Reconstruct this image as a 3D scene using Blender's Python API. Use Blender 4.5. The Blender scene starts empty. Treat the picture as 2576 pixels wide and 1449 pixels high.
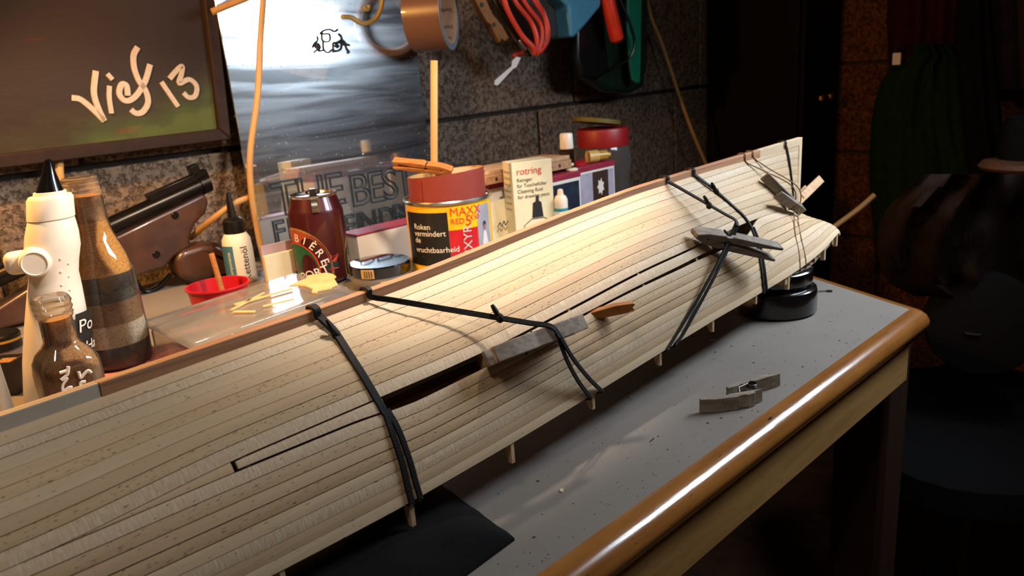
import bpy, math, random
import numpy as np
from mathutils import Vector, Matrix
from mathutils.bvhtree import BVHTree

random.seed(7); rng = np.random.default_rng(7)
scene = bpy.context.scene
COL = scene.collection
V3 = lambda *a: np.array(a, float)

# ------------------------------------------------------------------ camera
FPX = 1950.0
pit, rol, CAMH = math.radians(16.0), math.radians(4.2), 0.2405
CAM = V3(0, 0, CAMH)
FW = V3(0, math.cos(pit), -math.sin(pit)); r0 = V3(1, 0, 0); u0 = V3(0, math.sin(pit), math.cos(pit))
RT = math.cos(rol) * r0 - math.sin(rol) * u0
UP = math.sin(rol) * r0 + math.cos(rol) * u0
cd = bpy.data.cameras.new('camera'); cam = bpy.data.objects.new('camera', cd); COL.objects.link(cam)
cam.matrix_world = Matrix(((RT[0], UP[0], -FW[0], 0), (RT[1], UP[1], -FW[1], 0), (RT[2], UP[2], -FW[2], CAMH), (0, 0, 0, 1)))
cd.sensor_width = 36; cd.lens = FPX / 2576 * 36; cd.clip_start = 0.01; cd.clip_end = 50
cd.dof.use_dof = True; cd.dof.focus_distance = 0.50; cd.dof.aperture_fstop = 17.0
scene.camera = cam

# ------------------------------------------------------------------ world, lights, exposure
w = bpy.data.worlds.new('world'); scene.world = w; w.use_nodes = True
bg = w.node_tree.nodes['Background']; bg.inputs[0].default_value = (1.0, 0.62, 0.38, 1); bg.inputs[1].default_value = 0.04
vs = scene.view_settings
vs.view_transform = 'Standard'; vs.look = 'None'; vs.gamma = 1; vs.exposure = 0.0; vs.use_curve_mapping = False

def look_rot(d, up=(0, 0, 1)):
    return Vector(d).to_track_quat('-Z', 'Y')
COOL_P, COOL_T = V3(0.66, 0.74, 0.475), V3(0.10, 0.80, 0.06)
WARM_P, WARM_T = V3(-0.50, 0.62, 0.44), V3(-0.08, 0.80, 0.02)
ld = bpy.data.lights.new('work_lamp_tube', 'AREA'); ld.shape = 'RECTANGLE'; ld.size = 0.46; ld.size_y = 0.12
ld.energy = 4.2; ld.color = (0.80, 0.90, 1.0); ld.spread = math.radians(135)
lo = bpy.data.objects.new('work_lamp_tube', ld); COL.objects.link(lo)
_z = -(COOL_T - COOL_P); _z /= np.linalg.norm(_z)
_x = V3(math.sin(math.radians(46)), math.cos(math.radians(46)), 0.0); _x -= _z * (_x @ _z); _x /= np.linalg.norm(_x); _y = np.cross(_z, _x)
lo.matrix_world = Matrix([[*(_x[i], _y[i], _z[i]), COOL_P[i]] for i in range(3)] + [[0, 0, 0, 1]])
COOL_AX = (_x, _y, _z)
ld2 = bpy.data.lights.new('desk_lamp_bulb', 'SPOT'); ld2.energy = 17.0; ld2.color = (1.0, 0.47, 0.12); ld2.spot_size = math.radians(150)
ld2.spot_blend = 0.5; ld2.shadow_soft_size = 0.022
lo2 = bpy.data.objects.new('desk_lamp_bulb', ld2); COL.objects.link(lo2)
lo2.location = WARM_P; lo2.rotation_euler = look_rot(WARM_T - WARM_P).to_euler()

MAIN_P, MAIN_T = V3(0.055, 0.575, 0.50), V3(-0.23, 0.715, 0.0)
ld3 = bpy.data.lights.new('clamp_lamp_bulb', 'SPOT'); ld3.energy = 17.0; ld3.color = (1.0, 0.83, 0.66); ld3.spot_size = math.radians(86)
ld3.spot_blend = 0.28; ld3.shadow_soft_size = 0.025
lo3 = bpy.data.objects.new('clamp_lamp_bulb', ld3); COL.objects.link(lo3)
lo3.location = MAIN_P; lo3.rotation_euler = look_rot(MAIN_T - MAIN_P).to_euler()

FILL_P = V3(-0.25, -0.45, 1.60)  # unseen fill light, added behind the camera to brighten table and hull
ld4 = bpy.data.lights.new('fill_light', 'AREA'); ld4.shape = 'DISK'; ld4.size = 0.30; ld4.energy = 8.0; ld4.color = (1.0, 0.86, 0.70)
lo4 = bpy.data.objects.new('fill_light', ld4); COL.objects.link(lo4); lo4.location = FILL_P; lo4.rotation_euler = look_rot(V3(0.05, 0.35, 0.0) - FILL_P).to_euler()

# ------------------------------------------------------------------ pixel / plane helpers (photo frame 2576 x 1449)
def ray(x, y): return FW + RT * (x - 1288) / FPX - UP * (y - 724.5) / FPX
def Zp(x, y, z=0.0): d = ray(x, y); return CAM + d * (z - CAMH) / d[2]
def Yp(x, y, Y): d = ray(x, y); return CAM + d * Y / d[1]
def onpl(x, y, P, n): d = ray(x, y); return CAM + d * (((P - CAM) @ n) / (d @ n))
def proj(P): v = P - CAM; k = v @ FW; return 1288 + FPX * (v @ RT) / k, 724.5 - FPX * (v @ UP) / k
def mpp(P): return ((P - CAM) @ FW) / FPX            # metres per pixel at P
def zat(P, py):
    lo_, hi_ = -1.0, 2.0
    for _ in range(50):
        m = (lo_ + hi_) / 2
        if proj(V3(P[0], P[1], m))[1] > py: lo_ = m
        else: hi_ = m
    return (lo_ + hi_) / 2
HD = math.radians(46.2)
AW = V3(math.sin(HD), math.cos(HD), 0)               # along the back wall / table front
NW = V3(math.cos(HD), -math.sin(HD), 0)              # out of the back wall
WALLD = -1.049
def Wp(x, y, off=0.0): return onpl(x, y, NW * (WALLD + off), NW)
def unit(v): v = np.asarray(v, float); return v / max(1e-12, np.linalg.norm(v))

# ------------------------------------------------------------------ mesh helpers
def mesh_obj(name, V, F, mat, parent=None, bevel=0.0, smooth=True, ang=35, uv=None, seg=2):
    V = np.asarray(V, float)
    if parent is not None: org = np.array(parent['_o'])
    else:
        mn, mx = V.min(0), V.max(0); org = V3((mn[0] + mx[0]) / 2, (mn[1] + mx[1]) / 2, mn[2])
    me = bpy.data.meshes.new(name); me.from_pydata((V - org).tolist(), [], [list(map(int, f)) for f in F])
    if uv is not None:
        ul = me.uv_layers.new(name='UVMap'); li = np.zeros(len(me.loops), np.int32); me.loops.foreach_get('vertex_index', li)
        ul.data.foreach_set('uv', np.asarray(uv, float)[li].astype(np.float32).ravel())
    me.update(); me.validate()
    if smooth:
        me.shade_smooth(); me.set_sharp_from_angle(angle=math.radians(ang))
    o = bpy.data.objects.new(name, me); COL.objects.link(o)
    if mat is not None: me.materials.append(mat)
    o['_o'] = org.tolist()
    if parent is not None: o.parent = parent; o.location = org - np.array(parent['_o'])
    else: o.location = org
    if bevel:
        b = o.modifiers.new('bevel', 'BEVEL'); b.width = bevel; b.segments = seg; b.limit_method = 'ANGLE'; b.angle_limit = math.radians(40)
    return o
def empty(name, P):
    o = bpy.data.objects.new(name, None); COL.objects.link(o); o.location = P; o['_o'] = [float(q) for q in P]; o.empty_display_size = 0.02
    return o
def tag(o, label, cat, group=None):
    o['label'] = label; o['category'] = cat
    if group: o['group'] = group
    return o
def thing(name, P, label, cat, group=None): return tag(empty(name, P), label, cat, group)
def struct(o): o['kind'] = 'structure'; return o
def join(parts):
    V, F, k = [], [], 0
    for v, f in parts:
        V.extend(np.asarray(v, float).tolist()); F.extend([[i + k for i in q] for q in f]); k += len(v)
    return np.array(V), F
def boxm(c, ax, ay, az):
    """box: centre c, half-extent vectors ax ay az"""
    c, ax, ay, az = map(np.asarray, (c, ax, ay, az))
    V = [c + sx * ax + sy * ay + sz * az for sz in (-1, 1) for sy in (-1, 1) for sx in (-1, 1)]
    F = [(0, 2, 3, 1), (4, 5, 7, 6), (0, 1, 5, 4), (2, 6, 7, 3), (0, 4, 6, 2), (1, 3, 7, 5)]
    if np.dot(np.cross(ax, ay), az) < 0: F = [f[::-1] for f in F]
    return np.array(V), F
def zbox(c, lx, ly, h, d=None):
    """box standing on c, length lx along horizontal d, depth ly, height h"""
    d = AW if d is None else unit(d); q = V3(d[1], -d[0], 0)
    return boxm(np.asarray(c) + V3(0, 0, h / 2), d * lx / 2, -q * ly / 2, V3(0, 0, h / 2))
def lathe(P, prof, seg=40, sx=1.0, sy=1.0, d=None, power=2.0, cap=True):
    """profile [(r,z)] around a vertical axis at P; power > 2 squares the section"""
    dx = V3(1, 0, 0) if d is None else unit(d); dy = V3(-dx[1], dx[0], 0)
    V, F = [], []
    for r, z in prof:
        for k in range(seg):
            a = 2 * math.pi * k / seg; c, s = math.cos(a), math.sin(a)
            m = (abs(c) ** power + abs(s) ** power) ** (-1 / power)
            V.append(P + dx * c * m * r * sx + dy * s * m * r * sy + V3(0, 0, z))
    n = len(prof)
    for i in range(n - 1):
        for k in range(seg):
            k2 = (k + 1) % seg; F.append((i * seg + k, i * seg + k2, (i + 1) * seg + k2, (i + 1) * seg + k))
    if cap: F.append(tuple(range(seg))[::-1]); F.append(tuple((n - 1) * seg + k for k in range(seg)))
    return np.array(V), F
def frames(path):
    path = np.asarray(path, float); T = np.gradient(path, axis=0); T = np.array([unit(t) for t in T])
    up = V3(0, 0, 1) if abs(T[0] @ V3(0, 0, 1)) < .9 else V3(1, 0, 0)
    N = []; n0 = unit(up - T[0] * (T[0] @ up))
    for t in T:
        n0 = unit(n0 - t * (t @ n0)); N.append(n0)
    return path, T, np.array(N)
def tube(path, r, seg=10, cap=True):
    path, T, N = frames(path); rr = np.broadcast_to(r, (len(path),)); V, F = [], []
    for p, t, n, q in zip(path, T, N, rr):
        b = np.cross(t, n)
        for k in range(seg):
            a = 2 * math.pi * k / seg; V.append(p + q * (math.cos(a) * n + math.sin(a) * b))
    m = len(path)
    for i in range(m - 1):
        for k in range(seg):
            k2 = (k + 1) % seg; F.append((i * seg + k, i * seg + k2, (i + 1) * seg + k2, (i + 1) * seg + k))
    if cap: F.append(tuple(range(seg))[::-1]); F.append(tuple((m - 1) * seg + k for k in range(seg)))
    return np.array(V), F
def ribbon(path, ups, wd, th):
    """strap: rectangular section, width wd across, thickness th along ups"""
    path, T, _ = frames(path); V, F = [], []; wd = np.broadcast_to(wd, (len(path),))
    for p, t, u, w_ in zip(path, T, ups, wd):
        u = unit(u - t * (t @ u)); b = np.cross(t, u)
        for sb, su in ((-1, 0), (-.8, 1), (.8, 1), (1, 0)): V.append(p + b * sb * w_ / 2 + u * su * th)
    m = len(path)
    for i in range(m - 1):
        for k in range(4):
            k2 = (k + 1) % 4; F.append((i * 4 + k, i * 4 + k2, (i + 1) * 4 + k2, (i + 1) * 4 + k))
    F.append((3, 2, 1, 0)); F.append(tuple((m - 1) * 4 + k for k in range(4)))
    return np.array(V), F
def smoothpath(pts, n=8):
    P = [np.asarray(p, float) for p in pts]; P = [2 * P[0] - P[1]] + P + [2 * P[-1] - P[-2]]; out = []
    for i in range(1, len(P) - 2):
        for k in range(n):
            t = k / n; a, b, c, d = P[i - 1], P[i], P[i + 1], P[i + 2]
            out.append(.5 * ((2 * b) + (c - a) * t + (2 * a - 5 * b + 4 * c - d) * t * t + (3 * b - a - 3 * c + d) * t ** 3))
    out.append(P[-2]); return np.array(out)
def prism(poly, ext):
    poly = [np.asarray(p, float) for p in poly]; n = len(poly); V = poly + [p + ext for p in poly]
    nn = sum((np.cross(poly[i], poly[(i + 1) % n]) for i in range(n)), np.zeros(3))
    F = [tuple(range(n))[::-1], tuple(range(n, 2 * n))] + [(i, (i + 1) % n, n + (i + 1) % n, n + i) for i in range(n)]
    if nn @ ext < 0: F = [f[::-1] for f in F]
    return np.array(V), F
def text_mesh(body, size, outline=0.0, spacing=1.0, shear=0.0):
    cu = bpy.data.curves.new('lettering', 'FONT'); cu.body = body; cu.size = size; cu.space_character = spacing; cu.shear = shear
    cu.resolution_u = 3
    if outline: cu.fill_mode = 'NONE'; cu.bevel_depth = outline; cu.bevel_resolution = 0
    ob = bpy.data.objects.new('lettering', cu); COL.objects.link(ob); bpy.context.view_layer.update()
    dg = bpy.context.evaluated_depsgraph_get(); me = bpy.data.meshes.new_from_object(ob.evaluated_get(dg))
    V = np.array([v.co[:] for v in me.vertices]); F = [tuple(p.vertices) for p in me.polygons]
    bpy.data.objects.remove(ob); bpy.data.meshes.remove(me); bpy.data.curves.remove(cu)
    return V, F
def text_on(name, body, O, ux, uy, size, mat, parent, off=0.0003, **k):
    V, F = text_mesh(body, size, **k); nn = unit(np.cross(ux, uy))
    return mesh_obj(name, [O + ux * v[0] + uy * v[1] + nn * (off + v[2]) for v in V], F, mat, parent, smooth=False)
class Cyl:
    """a printed cylinder: x metres round from the point facing the viewer, z up"""
    def __init__(s, B, r):
        s.B, s.r = B, r; s.dc = unit(V3(CAM[0] - B[0], CAM[1] - B[1], 0)); s.rv = V3(-s.dc[1], s.dc[0], 0)
    def pt(s, x, z, off=0.0003):
        a = x / s.r; z = max(z, .0062); return s.B + (s.r + off) * (math.cos(a) * s.dc + math.sin(a) * s.rv) + V3(0, 0, z)
    def quad(s, x0, x1, z0, z1, off=0.0003, n=12):
        V, F = [], []
        for i in range(n + 1):
            x = x0 + (x1 - x0) * i / n; V += [s.pt(x, z0, off), s.pt(x, z1, off)]
        for i in range(n): F.append((2 * i, 2 * i + 2, 2 * i + 3, 2 * i + 1))
        return np.array(V), F
    def poly(s, pts, off=0.0003):
        V = [s.pt(x, z, off) for x, z in pts]; c = np.mean(V, 0); cx = np.mean([p[0] for p in pts]); cz = np.mean([p[1] for p in pts])
        V = [s.pt(cx, cz, off)] + V; n = len(pts)
        return np.array(V), [(0, 1 + i, 1 + (i + 1) % n) for i in range(n)]
    def ring(s, cx, cz, a0, b0, a1, b1, off=0.0003, n=48):
        V, F = [], []
        for i in range(n):
            t = 2 * math.pi * i / n
            V += [s.pt(cx + a0 * math.cos(t), cz + b0 * math.sin(t), off), s.pt(cx + a1 * math.cos(t), cz + b1 * math.sin(t), off)]
        for i in range(n): j = (i + 1) % n; F.append((2 * i, 2 * i + 1, 2 * j + 1, 2 * j))
        return np.array(V), F
    def text(s, body, x, z, size, off=0.0006, rot=0.0, **k):
        V, F = text_mesh(body, size, **k); c, sn = math.cos(rot), math.sin(rot)
        return np.array([s.pt(x + v[0] * c - v[1] * sn, z + v[0] * sn + v[1] * c, off) for v in V]), F

# ------------------------------------------------------------------ materials
def lin(h):
    h = h.lstrip('#'); c = [int(h[i:i + 2], 16) / 255 for i in (0, 2, 4)]
    return tuple(((q / 12.92) if q <= .04045 else ((q + .055) / 1.055) ** 2.4) for q in c) + (1.0,)
class NT:
    def __init__(s, name):
        s.m = bpy.data.materials.new(name); s.m.use_nodes = True; s.t = s.m.node_tree; s.b = s.t.nodes['Principled BSDF']; s.out = s.t.nodes['Material Output']
    def n(s, typ, **k):
        q = s.t.nodes.new(typ)
        for a, v in k.items():
            if a == 'I':
                for i, x in v.items(): q.inputs[i].default_value = x
            else: setattr(q, a, v)
        return q
    def l(s, a, b): s.t.links.new(a, b)
    def coord(s, kind='Object', sc=(1, 1, 1)):
        t = s.n('ShaderNodeTexCoord'); m = s.n('ShaderNodeMapping'); m.inputs['Scale'].default_value = sc; s.l(t.outputs[kind], m.inputs[0]); return m.outputs[0]
    def noise(s, co, scale, detail=3, rough=.55):
        q = s.n('ShaderNodeTexNoise'); q.inputs['Scale'].default_value = scale; q.inputs['Detail'].default_value = detail; q.inputs['Roughness'].default_value = rough; s.l(co, q.inputs['Vector']); return q.outputs['Fac']
    def ramp(s, fac, stops):
        q = s.n('ShaderNodeValToRGB'); e = q.color_ramp.elements
        while len(e) < len(stops): e.new(.5)
        for el, (p, c) in zip(e, stops): el.position = p; el.color = c if len(c) == 4 else tuple(c) + (1,)
        s.l(fac, q.inputs[0]); return q.outputs[0]
    def mix(s, fac, a, b, typ='MIX'):
        q = s.n('ShaderNodeMix', data_type='RGBA', blend_type=typ)
        for sock, v in ((q.inputs[0], fac), (q.inputs[6], a), (q.inputs[7], b)):
            if hasattr(v, 'is_linked') or hasattr(v, 'links'): s.l(v, sock)
            else: sock.default_value = v
        return q.outputs[2]
    def bump(s, h, st, dist):
        q = s.n('ShaderNodeBump'); q.inputs['Strength'].default_value = st; q.inputs['Distance'].default_value = dist; s.l(h, q.inputs['Height']); s.l(q.outputs[0], s.b.inputs['Normal'])
    def set(s, **k):
        for a, v in k.items(): s.b.inputs[a.replace('_', ' ')].default_value = v
        return s
def M(name, col, rough=.5, metal=0.0, var=.12, scale=60, bump=0.0, bscale=300, spec=.5, coat=0.0, trans=0.0, alpha=1.0, stretch=(1, 1, 1)):
    t = NT(name); c = lin(col) if isinstance(col, str) else col; co = t.coord('Object', stretch)
    f = t.noise(co, scale); lo_ = tuple(q * (1 - var) for q in c[:3]) + (1,); hi_ = tuple(min(1, q * (1 + var)) for q in c[:3]) + (1,)
    t.l(t.ramp(f, [(.3, lo_), (.7, hi_)]), t.b.inputs['Base Color'])
    t.set(Roughness=rough, Metallic=metal); t.b.inputs['Specular IOR Level'].default_value = spec
    t.b.inputs['Coat Weight'].default_value = coat; t.b.inputs['Transmission Weight'].default_value = trans; t.b.inputs['Alpha'].default_value = alpha
    if bump: t.bump(t.noise(co, bscale, 4), bump, .001)
    return t.m
def wood(name, light, dark, scale=(8, 120, 120), rough=.45, coat=0.0, fleck=True, bump=.25, kind='Object', flecksc=(70, 900, 900)):
    t = NT(name); co = t.coord(kind, scale); f = t.noise(co, 1.0, 4, .6)
    c = t.ramp(f, [(.28, lin(dark)), (.62, lin(light))])
    oi = t.n('ShaderNodeObjectInfo'); hv = t.ramp(oi.outputs['Random'], [(0, (.86, .86, .86)), (1, (1.06, 1.04, 1.0))])
    c = t.mix(1.0, c, hv, 'MULTIPLY')
    if fleck:
        f2 = t.noise(t.coord(kind, flecksc), 1.0, 1, .5); k = t.ramp(f2, [(.70, (0, 0, 0)), (.78, (1, 1, 1))]); c = t.mix(k, c, tuple(q * .35 for q in lin(dark)[:3]) + (1,))
    t.l(c, t.b.inputs['Base Color']); t.set(Roughness=rough); t.b.inputs['Coat Weight'].default_value = coat; t.b.inputs['Coat Roughness'].default_value = .12
    if bump: t.bump(f, bump, .0006)
    return t.m
def glass(name, tint=(.95, .97, .96, 1), rough=.02, refl=1.0, body=0.0, bodycol=(.8, .8, .8, 1)):
    t = NT(name); tr = t.n('ShaderNodeBsdfTransparent'); tr.inputs[0].default_value = tint
    gl = t.n('ShaderNodeBsdfGlossy'); gl.inputs['Roughness'].default_value = rough; fr = t.n('ShaderNodeFresnel'); fr.inputs[0].default_value = 1.5
    mx = t.n('ShaderNodeMixShader'); t.l(fr.outputs[0], mx.inputs[0]); t.l(tr.outputs[0], mx.inputs[1]); t.l(gl.outputs[0], mx.inputs[2]); last = mx
    if body:
        df = t.n('ShaderNodeBsdfDiffuse'); tl = t.n('ShaderNodeBsdfTranslucent'); df.inputs[0].default_value = bodycol; tl.inputs[0].default_value = bodycol
        ad = t.n('ShaderNodeMixShader'); ad.inputs[0].default_value = .5; t.l(df.outputs[0], ad.inputs[1]); t.l(tl.outputs[0], ad.inputs[2])
        m2 = t.n('ShaderNodeMixShader'); m2.inputs[0].default_value = body; t.l(mx.outputs[0], m2.inputs[1]); t.l(ad.outputs[0], m2.inputs[2]); last = m2
    t.l(last.outputs[0], t.out.inputs[0]); return t.m
def emit(name, col, st):
    t = NT(name); e = t.n('ShaderNodeEmission'); e.inputs[0].default_value = col; e.inputs[1].default_value = st; t.l(e.outputs[0], t.out.inputs[0]); return t.m
def sandmat(name, c1, c2, scale=620):
    t = NT(name); co = t.coord('Object'); f = t.noise(co, scale, 2); f2 = t.noise(co, 60, 3)
    c = t.mix(.35, t.ramp(f, [(.36, tuple(q * .45 for q in lin(c1)[:3]) + (1,)), (.48, lin(c1)), (.64, lin(c2))]), t.ramp(f2, [(.35, lin(c1)), (.65, lin(c2))]))
    t.l(c, t.b.inputs['Base Color']); t.set(Roughness=.8); t.bump(f, .3, .0005); return t.m

BLACK = M('black_plastic', '#0b0b0c', .35, var=.2, scale=200)
BLACKSH = M('black_gloss', '#08090b', .18, coat=.5)
BLACKCLOTH = M('black_cloth', '#0c0c0e', .9, var=.3, scale=500, bump=.5, bscale=1800, spec=.15)
WHITE = M('white_plastic', '#e6dccd', .38, var=.03)
PAPER = M('white_paper', '#e2d8cc', .7, var=.04)
CARD = M('cream_card', '#d8cba9', .6, var=.05)
STEEL = M('steel', '#b9b7b2', .25, 1.0, var=.1, scale=300)
BRASS = M('brass', '#c8913c', .3, 1.0)
INK = M('black_ink', '#151312', .6, var=.05)
REDINK = M('red_ink', '#c02a1c', .6, var=.05)
WHITEINK = M('white_ink', '#e4ddd0', .6, var=.05)
RUBBER = M('black_rubber', '#0c0b0d', .65, spec=.3, var=.25, scale=300, bump=.3, bscale=900)
# ================================================================== STRUCTURE
def blockmat(name, a, b, c):
    t = NT(name); co = t.coord('Object'); f = t.noise(co, 55, 5, .65); g = t.noise(co, 130, 4, .7)
    v = t.n('ShaderNodeTexVoronoi', feature='F1'); v.inputs['Scale'].default_value = 150; t.l(co, v.inputs['Vector'])
    col = t.ramp(f, [(.3, lin(a)), (.52, lin(b)), (.75, lin(c))])
    pit = t.ramp(g, [(.30, (.2, .2, .2)), (.50, (1, 1, 1))])
    t.l(t.mix(pit, tuple(q * .5 for q in lin(a)[:3]) + (1,), col), t.b.inputs['Base Color']); t.set(Roughness=.95); t.b.inputs['Specular IOR Level'].default_value = .15
    h = t.n('ShaderNodeMath', operation='MULTIPLY_ADD'); t.l(v.outputs['Distance'], h.inputs[0]); h.inputs[1].default_value = .35; t.l(pit, h.inputs[2]); t.bump(h.outputs[0], 1.0, .0045)
    return t.m
BLOCK = blockmat('pitted_concrete_block', '#685a4d', '#75665a', '#827264')
MORTAR = M('dark_mortar', '#2a221d', .95, var=.3, scale=120, bump=.6, bscale=200)
RBLOCK = blockmat('painted_block', '#4a2a14', '#5e3518', '#70421f')

# back wall: slab (mortar) with blocks proud of it
zf = -0.75
def wallpt(wv, off, z): return NW * (WALLD + off) + AW * wv + V3(0, 0, z)
WA, WB = -0.9, 2.45
wall = struct(mesh_obj('wall_back', *boxm(wallpt((WA + WB) / 2, -.065, .5), AW * (WB - WA) / 2, NW * .06, V3(0, 0, 1.25)), MORTAR, smooth=False))
MZ = .1577; ch = .205; jt = .007
for row in range(-5, 6):
    z0 = MZ + row * ch + jt / 2; z1 = MZ + (row + 1) * ch - jt / 2
    if z0 > 1.7: continue
    st = .296 if row % 2 == 0 else 1.106 - .92
    k = math.floor((WA - st) / .46); x = st + k * .46
    while x < WB:
        a_, b_ = max(x + jt / 2, WA), min(x + .46 - jt / 2, WB)
        if b_ - a_ > .05:
            pr = random.uniform(-.001, .0015)
            mesh_obj('block', *boxm(wallpt((a_ + b_) / 2, -.003 + pr, (z0 + z1) / 2), AW * (b_ - a_) / 2, NW * .006, V3(0, 0, (z1 - z0) / 2)), BLOCK, wall, bevel=.003)
        x += .46
# right wall, square to the back wall
CORN = wallpt((V3(.64, 2.07, 0) @ AW), 0, 0)
RD = NW                                             # direction of the right wall, out from the corner
def rwp(t, off, z): return CORN + RD * t - AW * off + V3(0, 0, z)
wallr = struct(mesh_obj('wall_right', *boxm(rwp(1.1, -.065, .5), RD * 1.25, AW * .06, V3(0, 0, 1.25)), MORTAR, smooth=False))
NR = -AW
def Rp(x, y, off=0.0): return onpl(x, y, CORN + NR * off, NR)
rz = float(Rp(2114, 382)[2])
for row in range(-5, 7):
    z0 = rz + row * ch + jt / 2; z1 = rz + (row + 1) * ch - jt / 2; x = -.1 + (.2 if row % 2 else 0)
    while x < 2.3:
        mesh_obj('block', *boxm(rwp(x + .23, -.003, (z0 + z1) / 2), RD * (.23 - jt / 2), AW * .006, V3(0, 0, (z1 - z0) / 2)), RBLOCK, wallr, bevel=.003); x += .46
FLOORM = M('brown_floor', '#4b2c17', .8, var=.35, scale=25, bump=.3, bscale=120)
struct(mesh_obj('floor', *boxm(V3(.3, .6, zf - .02), V3(2.6, 0, 0), V3(0, 2.6, 0), V3(0, 0, .02)), FLOORM, smooth=False))
CEIL = M('dark_ceiling', '#2c221b', .9, var=.2, scale=6)
struct(mesh_obj('ceiling', *boxm(V3(.3, .6, 1.77), V3(2.6, 0, 0), V3(0, 2.6, 0), V3(0, 0, .02)), CEIL, smooth=False))

# dark wardrobe in the corner
DARKWOOD = wood('dark_stained_wood', '#120c09', '#0a0705', (6, 6, 1.5), .6, fleck=False); DARKWOOD.node_tree.nodes['Principled BSDF'].inputs['Specular IOR Level'].default_value = .08
wc = thing('wardrobe', wallpt(float(Wp(1745, 300) @ AW) + .17, .16, zf), 'tall dark wooden wardrobe in the corner between the two block walls', 'wardrobe')
w0 = float(Wp(1745, 300) @ AW) + .04; w1 = float(CORN @ AW) - .012
hmid = (1.6 + zf) / 2; hh = (1.6 - zf) / 2
mesh_obj('carcass', *boxm(wallpt((w0 + w1) / 2, .125, hmid), AW * (w1 - w0) / 2, NW * .115, V3(0, 0, hh)), DARKWOOD, wc, bevel=.004)
for q in (0, 1):
    a_, b_ = w0 + (w1 - w0) * (q * .5 + .02), w0 + (w1 - w0) * (q * .5 + .48)
    dd = mesh_obj('door', *boxm(wallpt((a_ + b_) / 2, .247, hmid), AW * (b_ - a_) / 2, NW * .006, V3(0, 0, hh - .03)), DARKWOOD, wc, bevel=.003)
    mesh_obj('knob', *lathe(wallpt(b_ - .02 if q == 0 else a_ + .02, .262, .12), [(.004, -.008), (.008, -.004), (.008, .004), (.004, .008)], 12), BRASS, dd)

# ------------------------------------------------------------------ table
LAM = NT('grey_laminate'); _co = LAM.coord('Object')
_f = LAM.noise(_co, 9, 4); _g = LAM.noise(_co, 900, 2)
_c = LAM.ramp(_f, [(.3, lin('#78726c')), (.7, lin('#827c76'))]); _c = LAM.mix(LAM.ramp(_g, [(.66, (0, 0, 0)), (.74, (1, 1, 1))]), _c, lin('#635b55'))
LAM.l(_c, LAM.b.inputs['Base Color']); LAM.set(Roughness=.5); LAM.bump(_g, .08, .0004); LAM = LAM.m
RAILW = wood('varnished_beech', '#9a6632', '#73461f', (9, 70, 70), .22, coat=.8, bump=.1, kind='UV', flecksc=(160, 900, 900))
_t = RAILW.node_tree; _tc = _t.nodes.new('ShaderNodeTexCoord'); _mp = _t.nodes.new('ShaderNodeMapping'); _mp.inputs['Scale'].default_value = (25, 500, 1); _mp.inputs['Rotation'].default_value = (0, 0, .05)
_nz = _t.nodes.new('ShaderNodeTexNoise'); _nz.inputs['Scale'].default_value = 1.0; _nz.inputs['Detail'].default_value = 5; _bp = _t.nodes.new('ShaderNodeBump'); _bp.inputs['Strength'].default_value = .35; _bp.inputs['Distance'].default_value = .0006
_t.links.new(_tc.outputs['UV'], _mp.inputs[0]); _t.links.new(_mp.outputs[0], _nz.inputs['Vector']); _t.links.new(_nz.outputs['Fac'], _bp.inputs['Height']); _t.links.new(_bp.outputs[0], _t.nodes['Principled BSDF'].inputs['Coat Normal'])
APRW = wood('plain_beech', '#b48c54', '#9a7442', (9, 70, 70), .5, coat=.1, kind='UV', flecksc=(160, 900, 900))
LEGW = wood('shaded_beech', '#301a0e', '#221209', (60, 60, 6), .5, fleck=False)  # beech colour darkened to put shade into the table legs
T0 = Zp(2288, 778); FA = Zp(1347, 1449); FD = unit(T0 - FA); ON = V3(FD[1], -FD[0], 0)
ED = unit(Zp(2053, 703) - T0); EO = V3(ED[1], -ED[0], 0)
F1 = T0 - FD * 1.75
tw = ((WALLD + .006) - T0 @ NW) / (ED @ NW); W0 = T0 + ED * tw
W1 = F1 + NW * ((WALLD + .006) - F1 @ NW)
table = thing('work_table', V3(T0[0] - .1, T0[1] - .1, zf), 'work table with grey laminate top and rounded varnished wooden edge', 'table')
mesh_obj('table_top', *prism([F1, T0, W0, W1], V3(0, 0, -.021)), LAM, table, smooth=False)
prof = [(0, 0), (.005, -.0001), (.010, -.0014), (.0145, -.0045), (.0172, -.009), (.0172, -.0125), (.0152, -.0170), (.0125, -.0200), (.0125, -.022), (0, -.022)]
stn = [(F1 + FD * t, ON, t) for t in np.linspace(0, 1.75, 50)]
for k in range(1, 10):
    a_ = k / 10; stn.append((T0, unit(ON * (1 - a_) + EO * a_), 1.75 + .002 * k))
stn += [(T0 + ED * t, EO, 1.77 + t) for t in np.linspace(0, tw, 20)]
V, UV = [], []
arc = np.concatenate([[0], np.cumsum([math.dist(prof[i], prof[i + 1]) for i in range(len(prof) - 1)])])
for P, d, t in stn:
    for (o_, z_), q in zip(prof, arc): V.append(P + d * o_ + V3(0, 0, z_)); UV.append((t, q))
n_ = len(prof); Fc = [(i * n_ + k, (i + 1) * n_ + k, (i + 1) * n_ + k + 1, i * n_ + k + 1) for i in range(len(stn) - 1) for k in range(n_ - 1)]
mesh_obj('edge_rail', V, [f[::-1] for f in Fc], RAILW, table, uv=UV, ang=60)
def uvbox(c, ax, ay, az):
    V, F = boxm(c, ax, ay, az); la, lb = np.linalg.norm(ax), np.linalg.norm(az)
    uv = [((v - c) @ ax / la, (v - c) @ az / lb + (v - c) @ ay / np.linalg.norm(ay)) for v in V]; return V, F, uv
aend = T0 - FD * .030
V, F, uv = uvbox((F1 + aend) / 2 + ON * .003 + V3(0, 0, -.0395), (aend - F1) / 2, ON * .009, V3(0, 0, .0175))
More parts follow.
